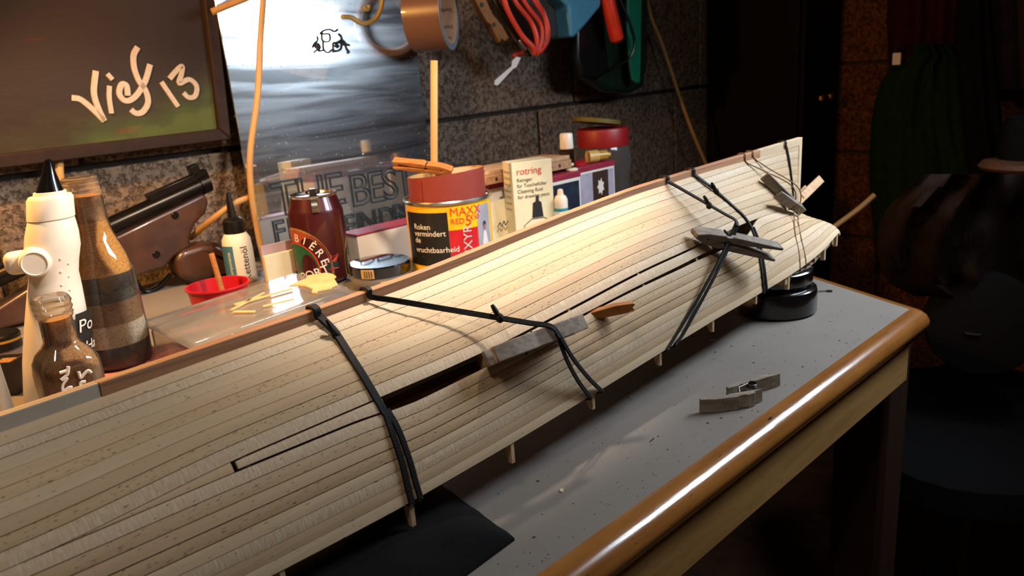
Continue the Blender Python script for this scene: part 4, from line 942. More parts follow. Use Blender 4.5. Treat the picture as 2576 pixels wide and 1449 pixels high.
# rolled sandpaper inside
SPO = M('sandpaper_back', '#7a2a20', .6, var=.06, scale=200); SPI = sandmat('sandpaper_grit', '#b28a52', '#c9a066', 2500)
hz = lambda py, B=B: zat(B, py); Hs = hz(432); V, F = [], []
for i in range(81):
    a = -.6 + i / 80 * 2 * math.pi * 1.12; r = RT_ * .93 - .0028 * i / 80; d = math.cos(a) * cy.dc + math.sin(a) * cy.rv
    lo_, hi_ = .004, Hs + .004 * math.sin(a * 1.0 + .6)
    V += [B + d * r + V3(0, 0, lo_), B + d * r + V3(0, 0, hi_), B + d * (r - .0005) + V3(0, 0, hi_), B + d * (r - .0005) + V3(0, 0, lo_)]
for i in range(80):
    o_ = 4 * i
    for q in range(4): q2 = (q + 1) % 4; F.append((o_ + q, o_ + 4 + q, o_ + 4 + q2, o_ + q2))
F += [(0, 1, 2, 3), tuple(320 + q for q in (3, 2, 1, 0))]
spo = mesh_obj('sandpaper_roll', V, F, SPO); spo.data.materials.append(SPI)
for p in spo.data.polygons:
    c = sum((np.array(spo.data.vertices[i].co) for i in p.vertices), np.zeros(3)) / len(p.vertices); nn_ = np.array(p.normal); rad = unit(V3(c[0], c[1], 0))
    if nn_ @ rad < -.5: p.material_index = 1
tag(spo, 'rolled sheet of brown sandpaper standing in the tobacco tin', 'sandpaper')
P0_ = B + cy.rv * (-46 * k) * 1.0 + V3(0, 0, .004)
tipd = onpl(1092, 152, B, cy.dc); P0_ = onpl(1092, 440, B, cy.dc); P0_ = P0_ + (P0_ - tipd) * .35
tag(mesh_obj('dowel', *tube([P0_, tipd], 8.7 * k, 20), wood('pale_dowel', '#bd9a68', '#ad8750', (60, 60, 8), .5, fleck=False), ang=50), 'pale round dowel standing upright in the tobacco tin', 'dowel')
bw = lathe(B - cy.dc * .006 + cy.rv * .018 + V3(0, 0, Hs - .012), [(.020, 0), (.029, .006), (.031, .011), (.028, .0115), (.020, .006), (.001, .004)], 36, cap=False)
tag(mesh_obj('wooden_disc', *bw, PINL), 'shallow round wooden cap lying in the mouth of the sandpaper roll', 'wooden cap')
pa = onpl(1138, 428, B + cy.dc * .030, cy.dc); pb = onpl(990, 410, B + cy.dc * .010, cy.dc)
clothespin(pa, pb - pa, V3(0, 0, 1) + .5 * cy.dc, 'orange-brown clothespin lying across the top of the sandpaper roll', mat=PINO, ang=.02, L=float(np.linalg.norm(pb - pa)))
# ---- pale paper carton behind can and tin
CR = M('crimson_edge', '#8f2038', .5)
q0, q1 = Zp(760, 640, 0), Zp(1120, 640, 0)
def carton(name, P, lx, ly, h, label, cat, mat=PAPER, rim=.004, d=None, rimm=None):
    t = thing(name, P, label, cat); mesh_obj('carton', *zbox(P, lx, ly, h - rim, d), mat, t, bevel=.0008)
    mesh_obj('lid', *zbox(P + V3(0, 0, h - rim), lx + .0016, ly + .0016, rim, d), rimm or CR, t, bevel=.0008); return t
PBa, PBb = float(Wp(880, 600, .20) @ AW), float(Wp(1150, 560, .20) @ AW); PB = wallpt((PBa + PBb) / 2, .20, 0); hP = float(Wp(1000, 568, .22)[2])
carton('paper_carton', PB, PBb - PBa, .035, hP, 'long low white carton with crimson lid edge between beer can and tobacco tin', 'carton', rim=.0025)
PC = wallpt(float(Wp(1262, 540, .26) @ AW), .26, 0)
rc = [Wp(1225, 600, .325), Wp(1290, 590, .325), Wp(1283, 495, .318), Wp(1226, 512, .318)]
nt = thing('note_sheet', PC, 'curled cream paper sheet with a scribble beside the tobacco tin', 'paper')
mesh_obj('sheet', *prism([p * V3(1, 1, 1) + (V3(0, 0, -p[2] + .001) if i < 2 else V3(0, 0, 0)) for i, p in enumerate(rc)], -NW * .001), CARD, nt)
mesh_obj('scribble', *tube(smoothpath([Wp(x, y, .328) for x, y in ((1252, 572), (1258, 560), (1262, 570), (1268, 556), (1272, 566), (1278, 555))], 4), .0007, 5), INK, nt)
# ---- sticky notes
P_ = Zp(690, 702); P_ = wallpt(float(P_ @ AW), .19, 0)
t = thing('sticky_notes', P_, 'pad of yellowed sticky notes leaning beside the beer can', 'notepad')
MAUVE = M('mauve_card', '#a48d92', .6)
h1, h2 = float(Wp(690, 612, .19)[2]), float(Wp(690, 640, .20)[2])
mesh_obj('backing_card', *boxm(P_ + V3(0, 0, h1 / 2), AW * .033, NW * .0015, V3(0, 0, h1 / 2)), MAUVE, t)
mesh_obj('note_sheet', *boxm(P_ + NW * .006 + V3(0, 0, h2 / 2), AW * .034, NW * .003, V3(0, 0, h2 / 2)), CARD, t, bevel=.0005)
# ---- ink bottle carton
P_ = Zp(1340, 634); d_ = unit(AW * .93 + NW * .37); hb = zat(P_, 402); k = mpp(P_)
bx = thing('ink_carton', P_, 'tall narrow cream carton printed with a dropper bottle outline', 'carton')
Lb = 96 * k / .90; Db = .030
mesh_obj('carton', *zbox(P_, Lb, Db, hb, d_), CARD, bx, bevel=.0008)
qn = V3(d_[1], -d_[0], 0); fc = P_ + qn * (Db / 2 + .0003)
text_on('lettering', 'rotring', fc - d_ * Lb * .40 + V3(0, 0, hb - .016), d_, V3(0, 0, 1), .0125, REDINK, bx)
for i, ln_ in enumerate(('Reiniger', 'für Tuschefüller', 'Cleaning fluid', 'for drawing pens')): text_on('lettering', ln_, fc - d_ * Lb * .40 + V3(0, 0, hb - .025 - .0072 * i), d_, V3(0, 0, 1), .0066, INK, bx)
nz = fc + d_ * .004
mesh_obj('printed_cap', *prism([nz + d_ * x + V3(0, 0, hb * z) for x, z in ((-.008, .40), (.008, .40), (.006, .56), (.003, .57), (.002, .63), (-.001, .63), (-.002, .57), (-.006, .56))], qn * .0002), INK, bx)
ol = [(-.021, .0), (-.020, .33), (-.009, .39), (.009, .39), (.021, .33), (.022, .0)]
mesh_obj('printed_outline', *tube([nz + d_ * x + V3(0, 0, max(.001, hb * z)) for x, z in ol], .0005, 4), INK, bx)
for i in range(7): text_on('lettering', 'Tusche ink', P_ - d_ * (Lb / 2 + .0003) + qn * -.012 + V3(0, 0, hb * .95 - .008 - .008 * i), qn, V3(0, 0, 1), .0048, INK, bx)
# ---- white dropper bottle with teal ring
P_ = wallpt(float(Wp(1412, 530, .375) @ AW), .375, 0); k = mpp(P_); hz = lambda py, B=P_: zat(B, py)
db = thing('dropper_bottle', P_, 'white dropper bottle with teal ring in front of the tobacco boxes', 'bottle'); TEAL = M('teal_plastic', '#1f8f96', .4)
mesh_obj('body', *lathe(P_, [(20 * k, 0), (22 * k, .002), (22 * k, hz(545)), (19 * k, hz(532)), (15 * k, hz(528))], 28), M('translucent_white', '#c5c6cb', .3), db)
mesh_obj('ring', *lathe(P_, [(17 * k, hz(529)), (18 * k, hz(528)), (18 * k, hz(523)), (16 * k, hz(522))], 28), TEAL, db)
mesh_obj('cap', *lathe(P_, [(17 * k, hz(522)), (17 * k, hz(502)), (13 * k, hz(493)), (8 * k, hz(490)), (6.5 * k, hz(477)), (3 * k, hz(475))], 28), WHITE, db)
# ---- tobacco boxes with crimson rim
DKB = M('dark_blue_print', '#222a38', .4, var=.5, scale=40); BRNP = M('brown_print_photo', '#3f2b23', .4, var=.2, scale=40); LIL = M('lilac_print', '#a79fae', .5)
def tbox(px0, px1, py_top, off, label, kind):
    w0_, w1_ = float(Wp(px0, 520, off) @ AW), float(Wp(px1, 500, off) @ AW); h = float(Wp((px0 + px1) / 2, py_top, off)[2]); P = wallpt((w0_ + w1_) / 2, off - .03, 0)
    t = carton('tobacco_box', P, w1_ - w0_, .06, h, label, 'box', PAPER, .008); f0 = wallpt(w0_, off + .0004, 0); Lw = w1_ - w0_
    t['group'] = 'tobacco boxes'
    def pan(x0, x1, z0, z1, m, o=.0004, name='printed_panel', par=None): return mesh_obj(name, *boxm(f0 + AW * Lw * (x0 + x1) / 2 + NW * o + V3(0, 0, h * (z0 + z1) / 2), AW * Lw * (x1 - x0) / 2, NW * .0002, V3(0, 0, h * (z1 - z0) / 2)), m, par or t, smooth=False)
    if kind == 0:
        pan(.06, .95, .30, .86, DKB); pan(.35, .55, .32, .82, M('figure_print', '#171c33', .5), .0008, 'printed_figure'); pan(.06, .95, .02, .30, BLKP)
        text_on('lettering', 'Roken', f0 + AW * Lw * .55 + NW * .0008 + V3(0, 0, h * .12), AW, V3(0, 0, 1), .012, WHITEINK, t)
    elif kind == 1:
        pan(.04, .96, .30, .88, LIL); pan(.38, .80, .30, .88, BRNP, .0008); pan(.04, .96, .02, .30, BLKP)
        c = f0 + AW * Lw * .58 + NW * .0014 + V3(0, 0, h * .62); st = [c + AW * r * math.cos(a) * .8 + V3(0, 0, r * math.sin(a) * 1.2) for a, r in [(i * .4488, .011 if i % 2 else .007) for i in range(14)]]
        mesh_obj('printed_star', *prism(st, NW * .0003), PAPER, t, smooth=False)
        text_on('lettering', 'Roken v', f0 + AW * Lw * .10 + NW * .0008 + V3(0, 0, h * .14), AW, V3(0, 0, 1), .0145, WHITEINK, t)
    else:
        c = f0 + AW * Lw * .72 + V3(0, 0, h * .55)
        mesh_obj('printed_circle', *disc(c, NW, [(.017, .0), (.017, .0005), (.012, .0006), (.001, .0006)], 24), REDINK, t)
        pan(.55, .90, .26, .36, REDINK)
        text_on('lettering', 'Zorro', f0 + AW * Lw * .22 + NW * .0006 + V3(0, 0, h * .70), AW, V3(0, 0, 1), .011, INK, t, shear=.3)
    return t, P, h, Lw
t1, P1_, h1_, L1 = tbox(1362, 1462, 440, .325, 'tobacco box with a dark blue picture behind the dropper bottle', 0)
t2, P2_, h2_, L2 = tbox(1456, 1548, 412, .310, 'tobacco box with a burst star picture beside the clear jar', 1)
t3, P3_, h3_, L3 = tbox(1232, 1322, 452, .30, 'white tobacco box with a red circle behind the ink carton', 2)
# wooden jig on top of the boxes
JIG = wood('jig_wood', '#b58a66', '#97694a', (30, 200, 200), .6, fleck=False)
zt3 = h3_ + .0004
jp = wallpt(float(Wp(1318, 420, .30) @ AW), .285, zt3)
jg = thing('wooden_jig', jp, 'flat wooden jig with drilled holes on top of the tobacco boxes', 'wooden jig')
mesh_obj('base_board', *zbox(jp, .17, .055, .012), JIG, jg, bevel=.001)
mesh_obj('top_board', *zbox(jp + V3(0, 0, .012) + AW * .002, .165, .05, .006), PINL, jg, bevel=.001)
for i in range(4): mesh_obj('hole', *disc(jp + AW * (-.065 + .018 * i + (.07 if i > 1 else 0)) + NW * .0276 + V3(0, 0, .006), NW, [(.0022, -.001), (.0022, .0004), (.0004, .0004)], 12), INK, jg)
mesh_obj('rounded_end', *disc(jp + AW * .045 + NW * .0 + V3(0, 0, .018), V3(0, 0, 1), [(.014, 0), (.014, .004), (.001, .004)], 24), PINO, jg)
# small brown bottle with white cap on the boxes
P_ = wallpt(float(Wp(1428, 420, .30) @ AW), .300, h1_ + .0006); k = mpp(P_); hz = lambda py, B=P_: zat(B, py)
sv = thing('brown_bottle', P_, 'small brown medicine bottle with white cap on the tobacco boxes', 'bottle')
mesh_obj('body', *lathe(P_, [(18 * k, 0), (19 * k, .001), (19 * k, max(.006, hz(380) - P_[2])), (13 * k, max(.008, hz(374) - P_[2]))], 24), M('brown_glass', '#241409', .15), sv)
mesh_obj('label', *Cyl(P_, 19 * k).quad(-.002, .010, .001, .010, .0004), CARD, sv)
mesh_obj('cap', *lathe(P_, [(16 * k, hz(374) - P_[2]), (17 * k, hz(372) - P_[2]), (16 * k, hz(338) - P_[2]), (14 * k, hz(335) - P_[2]), (.0005, hz(335) - P_[2])], 28), WHITE, sv)
# yellow capped vial lying on the star box, red lid and coins
c0 = Wp(1487, 380, .295); c1 = Wp(1525, 392, .305); zz = h2_ + .0095; c0[2] = zz; c1[2] = zz; axv = unit(c1 - c0)
vl = thing('vial', (c0 + c1) / 2 - V3(0, 0, .009), 'yellow capped vial lying on its side on the star box', 'vial')
mesh_obj('cap', *tube([c0 - axv * .006, c0 + axv * .010], .0092, 24), M('yellow_cap', '#d0a75c', .4), vl)
mesh_obj('body', *tube([c0 + axv * .010, c1, c1 + axv * .002, c1 + axv * .006], [.0075, .0075, .004, .004], 24), M('ochre_glass', '#b98a3a', .25), vl)
tag(mesh_obj('red_lid', *lathe(wallpt(float(Wp(1462, 408, .30) @ AW), .292, h2_ + .0004), [(.014, 0), (.014, .004), (.012, .005), (.001, .005)], 28), RED), 'small red plastic lid on the star box next to the vial', 'disc')
tag(mesh_obj('white_button', *lathe(wallpt(float(Wp(1455, 418, .325) @ AW), .312, h1_ + .0004), [(.009, 0), (.0095, .002), (.007, .0035), (.001, .003)], 24), WHITE), 'white round button on the corner of the tobacco box', 'button')
tag(mesh_obj('cork_plate', *zbox(wallpt(float(Wp(1410, 428,    .36) @ AW), .300, h1_ + .0004), .05, .028, .002), PLY), 'thin wooden plate on the dark blue tobacco box', 'plate')
# ---- clear jar with red lid
P_ = Zp(1560, 560); P_ = wallpt(float(Wp(1552, 500, .26) @ AW), .235, 0); k = mpp(P_); hz = lambda py, B=P_: zat(B, py); Rj = 62 * k
cj = thing('storage_jar', P_, 'large clear storage jar with red screw lid beside the tobacco boxes', 'jar')
mesh_obj('jar_body', *lathe(P_, [(Rj * .92, 0), (Rj, .004), (Rj, hz(440)), (Rj * 1.06, hz(425)), (Rj * 1.08, hz(395)), (Rj * 1.02, hz(372)), (Rj * .95, hz(362))], 48), glass('smoky_plastic', (.75, .74, .74, 1), .06, 1, .3, (.30, .28, .28, 1)), cj)
mesh_obj('lid', *lathe(P_, [(Rj * 1.0, hz(366)), (Rj * 1.01, hz(362)), (Rj * 1.01, hz(328)), (Rj * .97, hz(322)), (.001, hz(322))], 48), M('red_lid_plastic', '#8f1218', .45), cj)
tag(mesh_obj('green_tub_lid', *disc(P_ + V3(-.01, -.005, hz(322) + .012), unit(V3(.15, .10, 1)), [(Rj * .9, -.004), (Rj * .95, -.003), (Rj * .95, .003), (Rj * .9, .004), (.001, .004)], 40), M('olive_plastic', '#5c5418', .6)), 'tilted olive green lid lying on the red jar lid', 'lid')
# ================================================================== MIRROR, PICTURE, HANGING TOOLS
MOFF = .052
mw0 = float(Wp(622, 430, MOFF) @ AW); mw1 = float(Wp(1086, 400, MOFF) @ AW); MT = .56
t = NT('smudged_mirror'); gl = t.n('ShaderNodeBsdfGlossy'); gl.inputs[0].default_value = (.80, .86, .92, 1)
co = t.coord('Object', (1, 1, 1)); arcs = t.n('ShaderNodeMapping'); arcs.inputs['Scale'].default_value = (5, 5, 60); arcs.inputs['Rotation'].default_value = (0.15, .25, 0); t.l(co, arcs.inputs[0])
ns = t.n('ShaderNodeTexNoise'); ns.inputs['Scale'].default_value = 1.0; ns.inputs['Detail'].default_value = 3; ns.inputs['Distortion'].default_value = .6; t.l(arcs.outputs[0], ns.inputs['Vector'])
rr = t.n('ShaderNodeMapRange'); rr.inputs['From Min'].default_value = .35; rr.inputs['From Max'].default_value = .72; rr.inputs['To Min'].default_value = .015; rr.inputs['To Max'].default_value = .06; t.l(ns.outputs['Fac'], rr.inputs[0]); t.l(rr.outputs[0], gl.inputs['Roughness'])
haze = t.n('ShaderNodeBsdfGlossy'); haze.inputs[0].default_value = (.80, .88, .95, 1); haze.inputs['Roughness'].default_value = .24
mh = t.n('ShaderNodeMixShader'); mf = t.n('ShaderNodeMapRange'); mf.inputs['From Min'].default_value = .35; mf.inputs['From Max'].default_value = .68; mf.inputs['To Min'].default_value = .10; mf.inputs['To Max'].default_value = .42; t.l(ns.outputs['Fac'], mf.inputs[0]); t.l(mf.outputs[0], mh.inputs[0]); t.l(gl.outputs[0], mh.inputs[1]); t.l(haze.outputs[0], mh.inputs[2])
df = t.n('ShaderNodeBsdfDiffuse'); df.inputs[0].default_value = (.30, .36, .42, 1); mx = t.n('ShaderNodeMixShader')
spk = t.ramp(t.noise(co, 260, 1), [(.70, (.02, .02, .02)), (.78, (.8, .8, .8))]); t.l(spk, mx.inputs[0]); t.l(mh.outputs[0], mx.inputs[1]); t.l(df.outputs[0], mx.inputs[2]); t.l(mx.outputs[0], t.out.inputs[0]); MIRR = t.m
LEANM = math.radians(2.0)
mup = unit(V3(0, 0, 1) * math.cos(LEANM) - NW * math.sin(LEANM)); mnr = unit(NW * math.cos(LEANM) + V3(0, 0, 1) * math.sin(LEANM))
MO_ = wallpt((mw0 + mw1) / 2, MOFF, .0012); MW = (mw1 - mw0) / 2
mr = thing('pub_mirror', MO_, 'large printed pub mirror leaning on the block wall', 'mirror')
mesh_obj('mirror_glass', *boxm(MO_ + mup * MT / 2 - mnr * .002, AW * MW, mup * MT / 2, mnr * .002), MIRR, mr, bevel=.0008)
def mp(x, y, o=.0004): return onpl(x, y, MO_ + mnr * o, mnr)
PRT = M('mirror_print', '#121c22', .5, var=.05); GLD = M('mirror_gold', '#b39a5c', .35, .2)
def mtext(body, x0, y0, size, sp=1.0):
    O = mp(x0, y0, .0006); V, F = text_mesh(body, size, outline=.0015, spacing=sp)
    mesh_obj('lettering', [O + AW * v[0] + mup * v[1] + mnr * max(0, v[2]) * .3 for v in V], F, PRT, mr, smooth=False)
mtext('THE', 692, 545, .068, .9)
mtext('BEST', 884, 520, .068, .82)
mtext('FIN', 690, 612, .044, 1.1)
mtext('E IN DRIN', 868, 594, .044, .74)
# crest: shield with two rearing beasts
def mpoly(pts, mat=PRT, name='crest', r=.0016, o=.0009, n=4): return mesh_obj(name, *tube(smoothpath([mp(x, y, o) for x, y in pts], n), r, 5), mat, mr)
for pth in (((806, 85), (815, 77), (830, 74), (842, 79), (850, 74)), ((798, 90), (800, 100), (795, 110), (800, 122), (790, 132)), ((800, 108), (806, 118), (802, 128), (815, 126)), ((810, 86), (811, 100), (820, 105), (830, 102), (829, 86), (812, 85)),
            ((813, 104), (815, 125), (826, 132), (836, 124)), ((838, 108), (839, 132)), ((839, 108), (858, 108), (858, 122), (848, 128), (840, 128)), ((852, 85), (858, 90), (860, 100), (852, 104)), ((860, 98), (866, 108), (874, 112), (880, 114)), ((868, 110), (872, 122), (878, 131), (874, 133)), ((797, 104), (790, 112), (787, 120))):
    mpoly(pth)
for pth, r in ((((797, 112), (798, 122)), .0035), (((862, 104), (868, 112)), .0035), (((845, 112), (852, 118)), .003)): mpoly(pth, r=r, name='crest_figure')
mpoly(((862, 42), (885, 44), (905, 56), (925, 58), (945, 48), (957, 25), (962, 0), (966, -30)), GLD, 'gold_scroll', .0034, .0012, 6)
mpoly(((912, 16), (920, 24), (926, 22), (928, 14)), GLD, 'gold_scroll', .0032, .0012, 5)
CLIP = M('mirror_clip', '#d8d8d8', .2, 1.0)
for x, y in ((640, 505), (652, 552)): mesh_obj('clip', *disc(mp(x, y, .002), mnr, [(.0025, -.002), (.0025, .001), (.0015, .0018), (.0003, .0018)], 12), CLIP, mr)

# ---- painting
t = NT('painted_canvas'); co = t.coord('UV'); sx = t.n('ShaderNodeSeparateXYZ'); t.l(co, sx.inputs[0])
nz_ = t.noise(t.coord('UV', (3, 3, 1)), 1.5, 4); ad = t.n('ShaderNodeMath', operation='MULTIPLY_ADD'); t.l(nz_, ad.inputs[0]); ad.inputs[1].default_value = .45; t.l(sx.outputs[1], ad.inputs[2])
gx = t.n('ShaderNodeMath', operation='MULTIPLY_ADD'); t.l(sx.outputs[0], gx.inputs[0]); gx.inputs[1].default_value = -.35; t.l(ad.outputs[0], gx.inputs[2])
c = t.ramp(gx.outputs[0], [(0.0, lin('#424b22')), (.05, lin('#363f1e')), (.16, lin('#2f2919')), (.32, lin('#281e17')), (1, lin('#2a2019'))])
rs_ = t.n('ShaderNodeTexNoise'); rs_.inputs['Scale'].default_value = 1.0; mpn = t.n('ShaderNodeMapping'); mpn.inputs['Scale'].default_value = (2.2, 9, 1); mpn.inputs['Rotation'].default_value = (0, 0, -.5); t.l(co, mpn.inputs[0]); t.l(mpn.outputs[0], rs_.inputs['Vector'])
c = t.mix(t.ramp(rs_.outputs['Fac'], [(.68, (0, 0, 0)), (.84, (.5, .5, .5))]), c, lin('#7a1418'))
t.l(c, t.b.inputs['Base Color']); t.set(Roughness=.6); t.b.inputs['Specular IOR Level'].default_value = .2; t.bump(t.noise(t.coord('UV', (9, 9, 1)), 2, 5), .25, .002); CANV = t.m
FRM = M('dark_frame', '#241814', .7, var=.2, spec=.2); FO = .030
cq = [Wp(-130, 402, FO), Wp(545, 324, FO), Wp(496, -100, FO), Wp(-220, -40, FO)]
pc = thing('painting', (cq[0] + cq[1]) / 2, 'dark painting with green corner and signature in a dark frame', 'painting')
mesh_obj('canvas', cq + [p - NW * .006 for p in cq], [(0, 1, 2, 3), (7, 6, 5, 4), (0, 4, 5, 1), (1, 5, 6, 2), (2, 6, 7, 3), (3, 7, 4, 0)], CANV, pc, uv=[(0, 0), (1, 0), (1, 1), (0, 1)] * 2, smooth=False)
ctr = np.mean(cq, 0)
def grow(p, q, prv, nxt):
    a, b = unit(p - prv), unit(p - nxt); return p + (a + b) * q
for i in range(4):
    a_, b_ = cq[i], cq[(i + 1) % 4]; pa_, pb_ = grow(a_, .0155, cq[i - 1], b_), grow(b_, .0155, a_, cq[(i + 2) % 4])
    mesh_obj('frame_rail', *prism([p - NW * .012 for p in (a_, b_, pb_, pa_)], NW * .020), FRM, pc, bevel=.002)
SIG = M('signature_paint', '#a39483', .5, var=.1, scale=300)
def sg(pts): return [Wp(x / 3.449, y / 3.449, FO + .0006) for x, y in pts]
for pth, r in ([((620, 850), (700, 865), (800, 945), (905, 1050)), 24], [((905, 1050), (850, 930), (815, 800), (832, 615)), 24], [((950, 745), (948, 850), (968, 985)), 20], [((930, 640), (975, 690)), 20],
               [((1110, 830), (1098, 745), (1055, 735), (1035, 810), (1075, 870), (1130, 870), (1195, 815), (1262, 700), (1303, 560)), 24], [((1195, 410), (1160, 480), (1165, 590), (1205, 700), (1265, 790), (1285, 890), (1240, 970), (1180, 985), (1135, 950)), 24],
               [((1400, 710), (1470, 815), (1545, 925)), 22], [((1470, 685), (1530, 615), (1580, 575), (1575, 640), (1555, 725), (1640, 690), (1705, 745), (1695, 830), (1640, 848), (1590, 805)), 22]):
    P = smoothpath(sg(pth), 5); mesh_obj('signature_stroke', *ribbon(P, [NW] * len(P), r * 2 / 3.449 * .00052, .0012), SIG, pc)

# ---- roll of brown tape hanging on the wall
TPB = M('brown_tape', '#6e4d3c', .35, var=.06, scale=300, coat=.3, stretch=(1, 1, 1)); TPR = M('tape_edge', '#6f757d', .4); TPC = M('tape_core', '#a98b74', .6)
tc = Wp(1128, 32, .118); tax = unit(AW * .55 + NW * .83); kk = mpp(tc)
tr_ = thing('tape_roll', tc + V3(0, 0, -.05), 'roll of brown packing tape hanging beside the mirror', 'tape roll')
ro, ri, wd = 89 * kk, 74 * kk, .036
mesh_obj('tape', *disc(tc, tax, [(ri + .001, -wd * 1.55), (ro, -wd * 1.55), (ro, 0), (ri + .001, .0005)], 56), TPB, tr_)
def ringm(c, ax, r0_, r1_, h0, h1, seg=56):
    V, F = [], []; e = unit(np.cross(ax, V3(0, 0, 1))); f = np.cross(e, ax); pf = [(r0_, h0), (r1_, h0), (r1_, h1), (r0_, h1)]
    for r, h in pf:
        for i in range(seg): a = 2 * math.pi * i / seg; V.append(c + ax * h + r * (math.cos(a) * e + math.sin(a) * f))
    for j in range(4):
        j2 = (j + 1) % 4
        for i in range(seg): i2 = (i + 1) % seg; F.append((j * seg + i, j2 * seg + i, j2 * seg + i2, j * seg + i2))
    return np.array(V), F
for o in list(tr_.children): bpy.data.objects.remove(o)
mesh_obj('tape', *ringm(tc, tax, ri, ro, -wd * 1.55, 0), TPB, tr_); mesh_obj('tape_edge', *ringm(tc, tax, ri, ro + .0004, 0, .0012), TPR, tr_); mesh_obj('core', *ringm(tc, tax, ri - .003, ri, -wd * 1.5, .0008), TPC, tr_)
e_ = unit(np.cross(tax, V3(0, 0, 1))); f_ = np.cross(e_, tax)
TXI = M('core_print', '#4a4048', .6)
for a0 in (-2.75, -2.2, -1.65, -1.1, -.5, .1, 2.9, 2.3):
    V, F = text_mesh('Verlinden', .010); rr_ = ri - .0034
    mesh_obj('lettering', [tc + tax * (-.004 - v[0] * .9) + rr_ * (math.cos(a0 + v[1] / rr_) * e_ + math.sin(a0 + v[1] / rr_) * f_) for v in V], F, TXI, tr_, smooth=False)

# ---- jigsaw with saw blade
SAWB = M('saw_brown', '#5b3a24', .5, .3, var=.3, scale=80); BLU = M('blue_plastic', '#3f7f9d', .45, var=.05)
jo = .11
js_ = thing('jigsaw', Wp(1300, 120, jo), 'jigsaw hanging on the wall with shiny blade pointing down', 'jigsaw')
def jp_(x, y, o=jo): return Wp(x, y, o)
mesh_obj('sole_plate', *prism([jp_(x, y, jo + .012) for x, y in ((1205, -120), (1255, -20), (1345, 135), (1338, 143), (1325, 140), (1315, 120), (1292, 100), (1240, 0), (1180, -110))], -NW * .004), M('brown_metal', '#4a3526', .4, .6, var=.3), js_, bevel=.0006)
mesh_obj('plate_rim', *tube([jp_(1225, -70, jo + .016), jp_(1258, 0, jo + .016), jp_(1300, 70, jo + .016), jp_(1342, 138, jo + .016)], .0034, 8), STEEL, js_)
cl = [(1170, -90), (1210, -30), (1240, 35), (1262, 62), (1281, 95), (1272, 104), (1262, 98), (1258, 108), (1242, 80), (1236, 62), (1225, 55), (1210, 30), (1185, -20), (1150, -80)]
mesh_obj('guide_bracket', *prism([jp_(x, y, jo + .020) for x, y in cl], -NW * .010), M('orange_brown_metal', '#7d5026', .5, .4, var=.2), js_, bevel=.001)
for (x, y) in ((1212, 12), (1243, 62)): mesh_obj('notch', *disc(jp_(x, y, jo + .0205), NW, [(.0035, -.003), (.0035, .0006), (.0005, .0006)], 10), INK, js_)
mesh_obj('blade_clamp', *boxm(jp_(1313, 112, jo + .014), unit(jp_(1320, 122) - jp_(1306, 100)) * .011, NW * .004, unit(np.cross(NW, jp_(1320, 122) - jp_(1306, 100))) * .004), STEEL, js_, bevel=.001)
bl = [(1310, 145), (1300, 168), (1290, 174), (1252, 215), (1245, 213), (1246, 202), (1288, 166), (1290, 152), (1300, 143)]
mesh_obj('saw_blade', *prism([jp_(x, y, jo + .012) for x, y in bl], -NW * .0016), M('bright_blade', '#f2f2ee', .3, .35, var=.02), js_)
mesh_obj('motor_body', *prism([jp_(x, y, jo - .05) for x, y in ((1215, -110), (1260, 0), (1325, 110), (1365, 100), (1372, 0), (1360, -110))], NW * .045), DGREY, js_, bevel=.006, seg=3)
# orange cord coiled on it
ORC = M('orange_cord', '#c03a28', .45, var=.06)
oc = thing('orange_cord', jp_(1340, 130, jo + .02), 'coiled orange-red power cord hanging on the jigsaw', 'power cord')
for pth in (((1262, -40), (1275, 20), (1310, 85), (1340, 118), (1345, 135)), ((1272, -40), (1300, 10), (1335, 55), (1350, 95), (1347, 130)), ((1290, -40), (1325, 15), (1358, 60), (1362, 100), (1350, 132)), ((1318, -40), (1345, 5), (1368, 45), (1374, 85), (1365, 118), (1350, 134)), ((1335, -40), (1352, 8), (1366, 30), (1378, 70), (1375, 105), (1356, 132))):
    mesh_obj('loop', *tube(smoothpath([jp_(x, y, jo + .022 + .003 * (i % 2)) for i, (x, y) in enumerate(pth)], 7), .0042, 10), ORC, oc)
mesh_obj('cord_end', *tube([jp_(1290, 142, jo - .01), jp_(1302, 134, jo - .005), jp_(1322, 130, jo + .005)], .0045, 10), ORC, oc)
# blue tool body
bl_ = [(1351, -110), (1351, 0), (1376, 24), (1382, 100), (1394, 98), (1420, 70), (1456, 27), (1461, 13), (1455, 0), (1450, -110)]
bt = thing('blue_power_tool', Wp(1410, 100, .10), 'light blue power tool body hanging beside the jigsaw', 'power tool')
mesh_obj('housing', *prism([Wp(x, y, .085) for x, y in bl_], NW * .05), BLU, bt, bevel=.006, seg=3)
for i in range(4): a_, b_ = Wp(1353 + 7 * i, 6 + 5 * i, .1365), Wp(1364 + 7 * i, -8 + 5 * i, .1365); mesh_obj('vent_slot', *tube([a_, b_], .0016, 6), INK, bt)
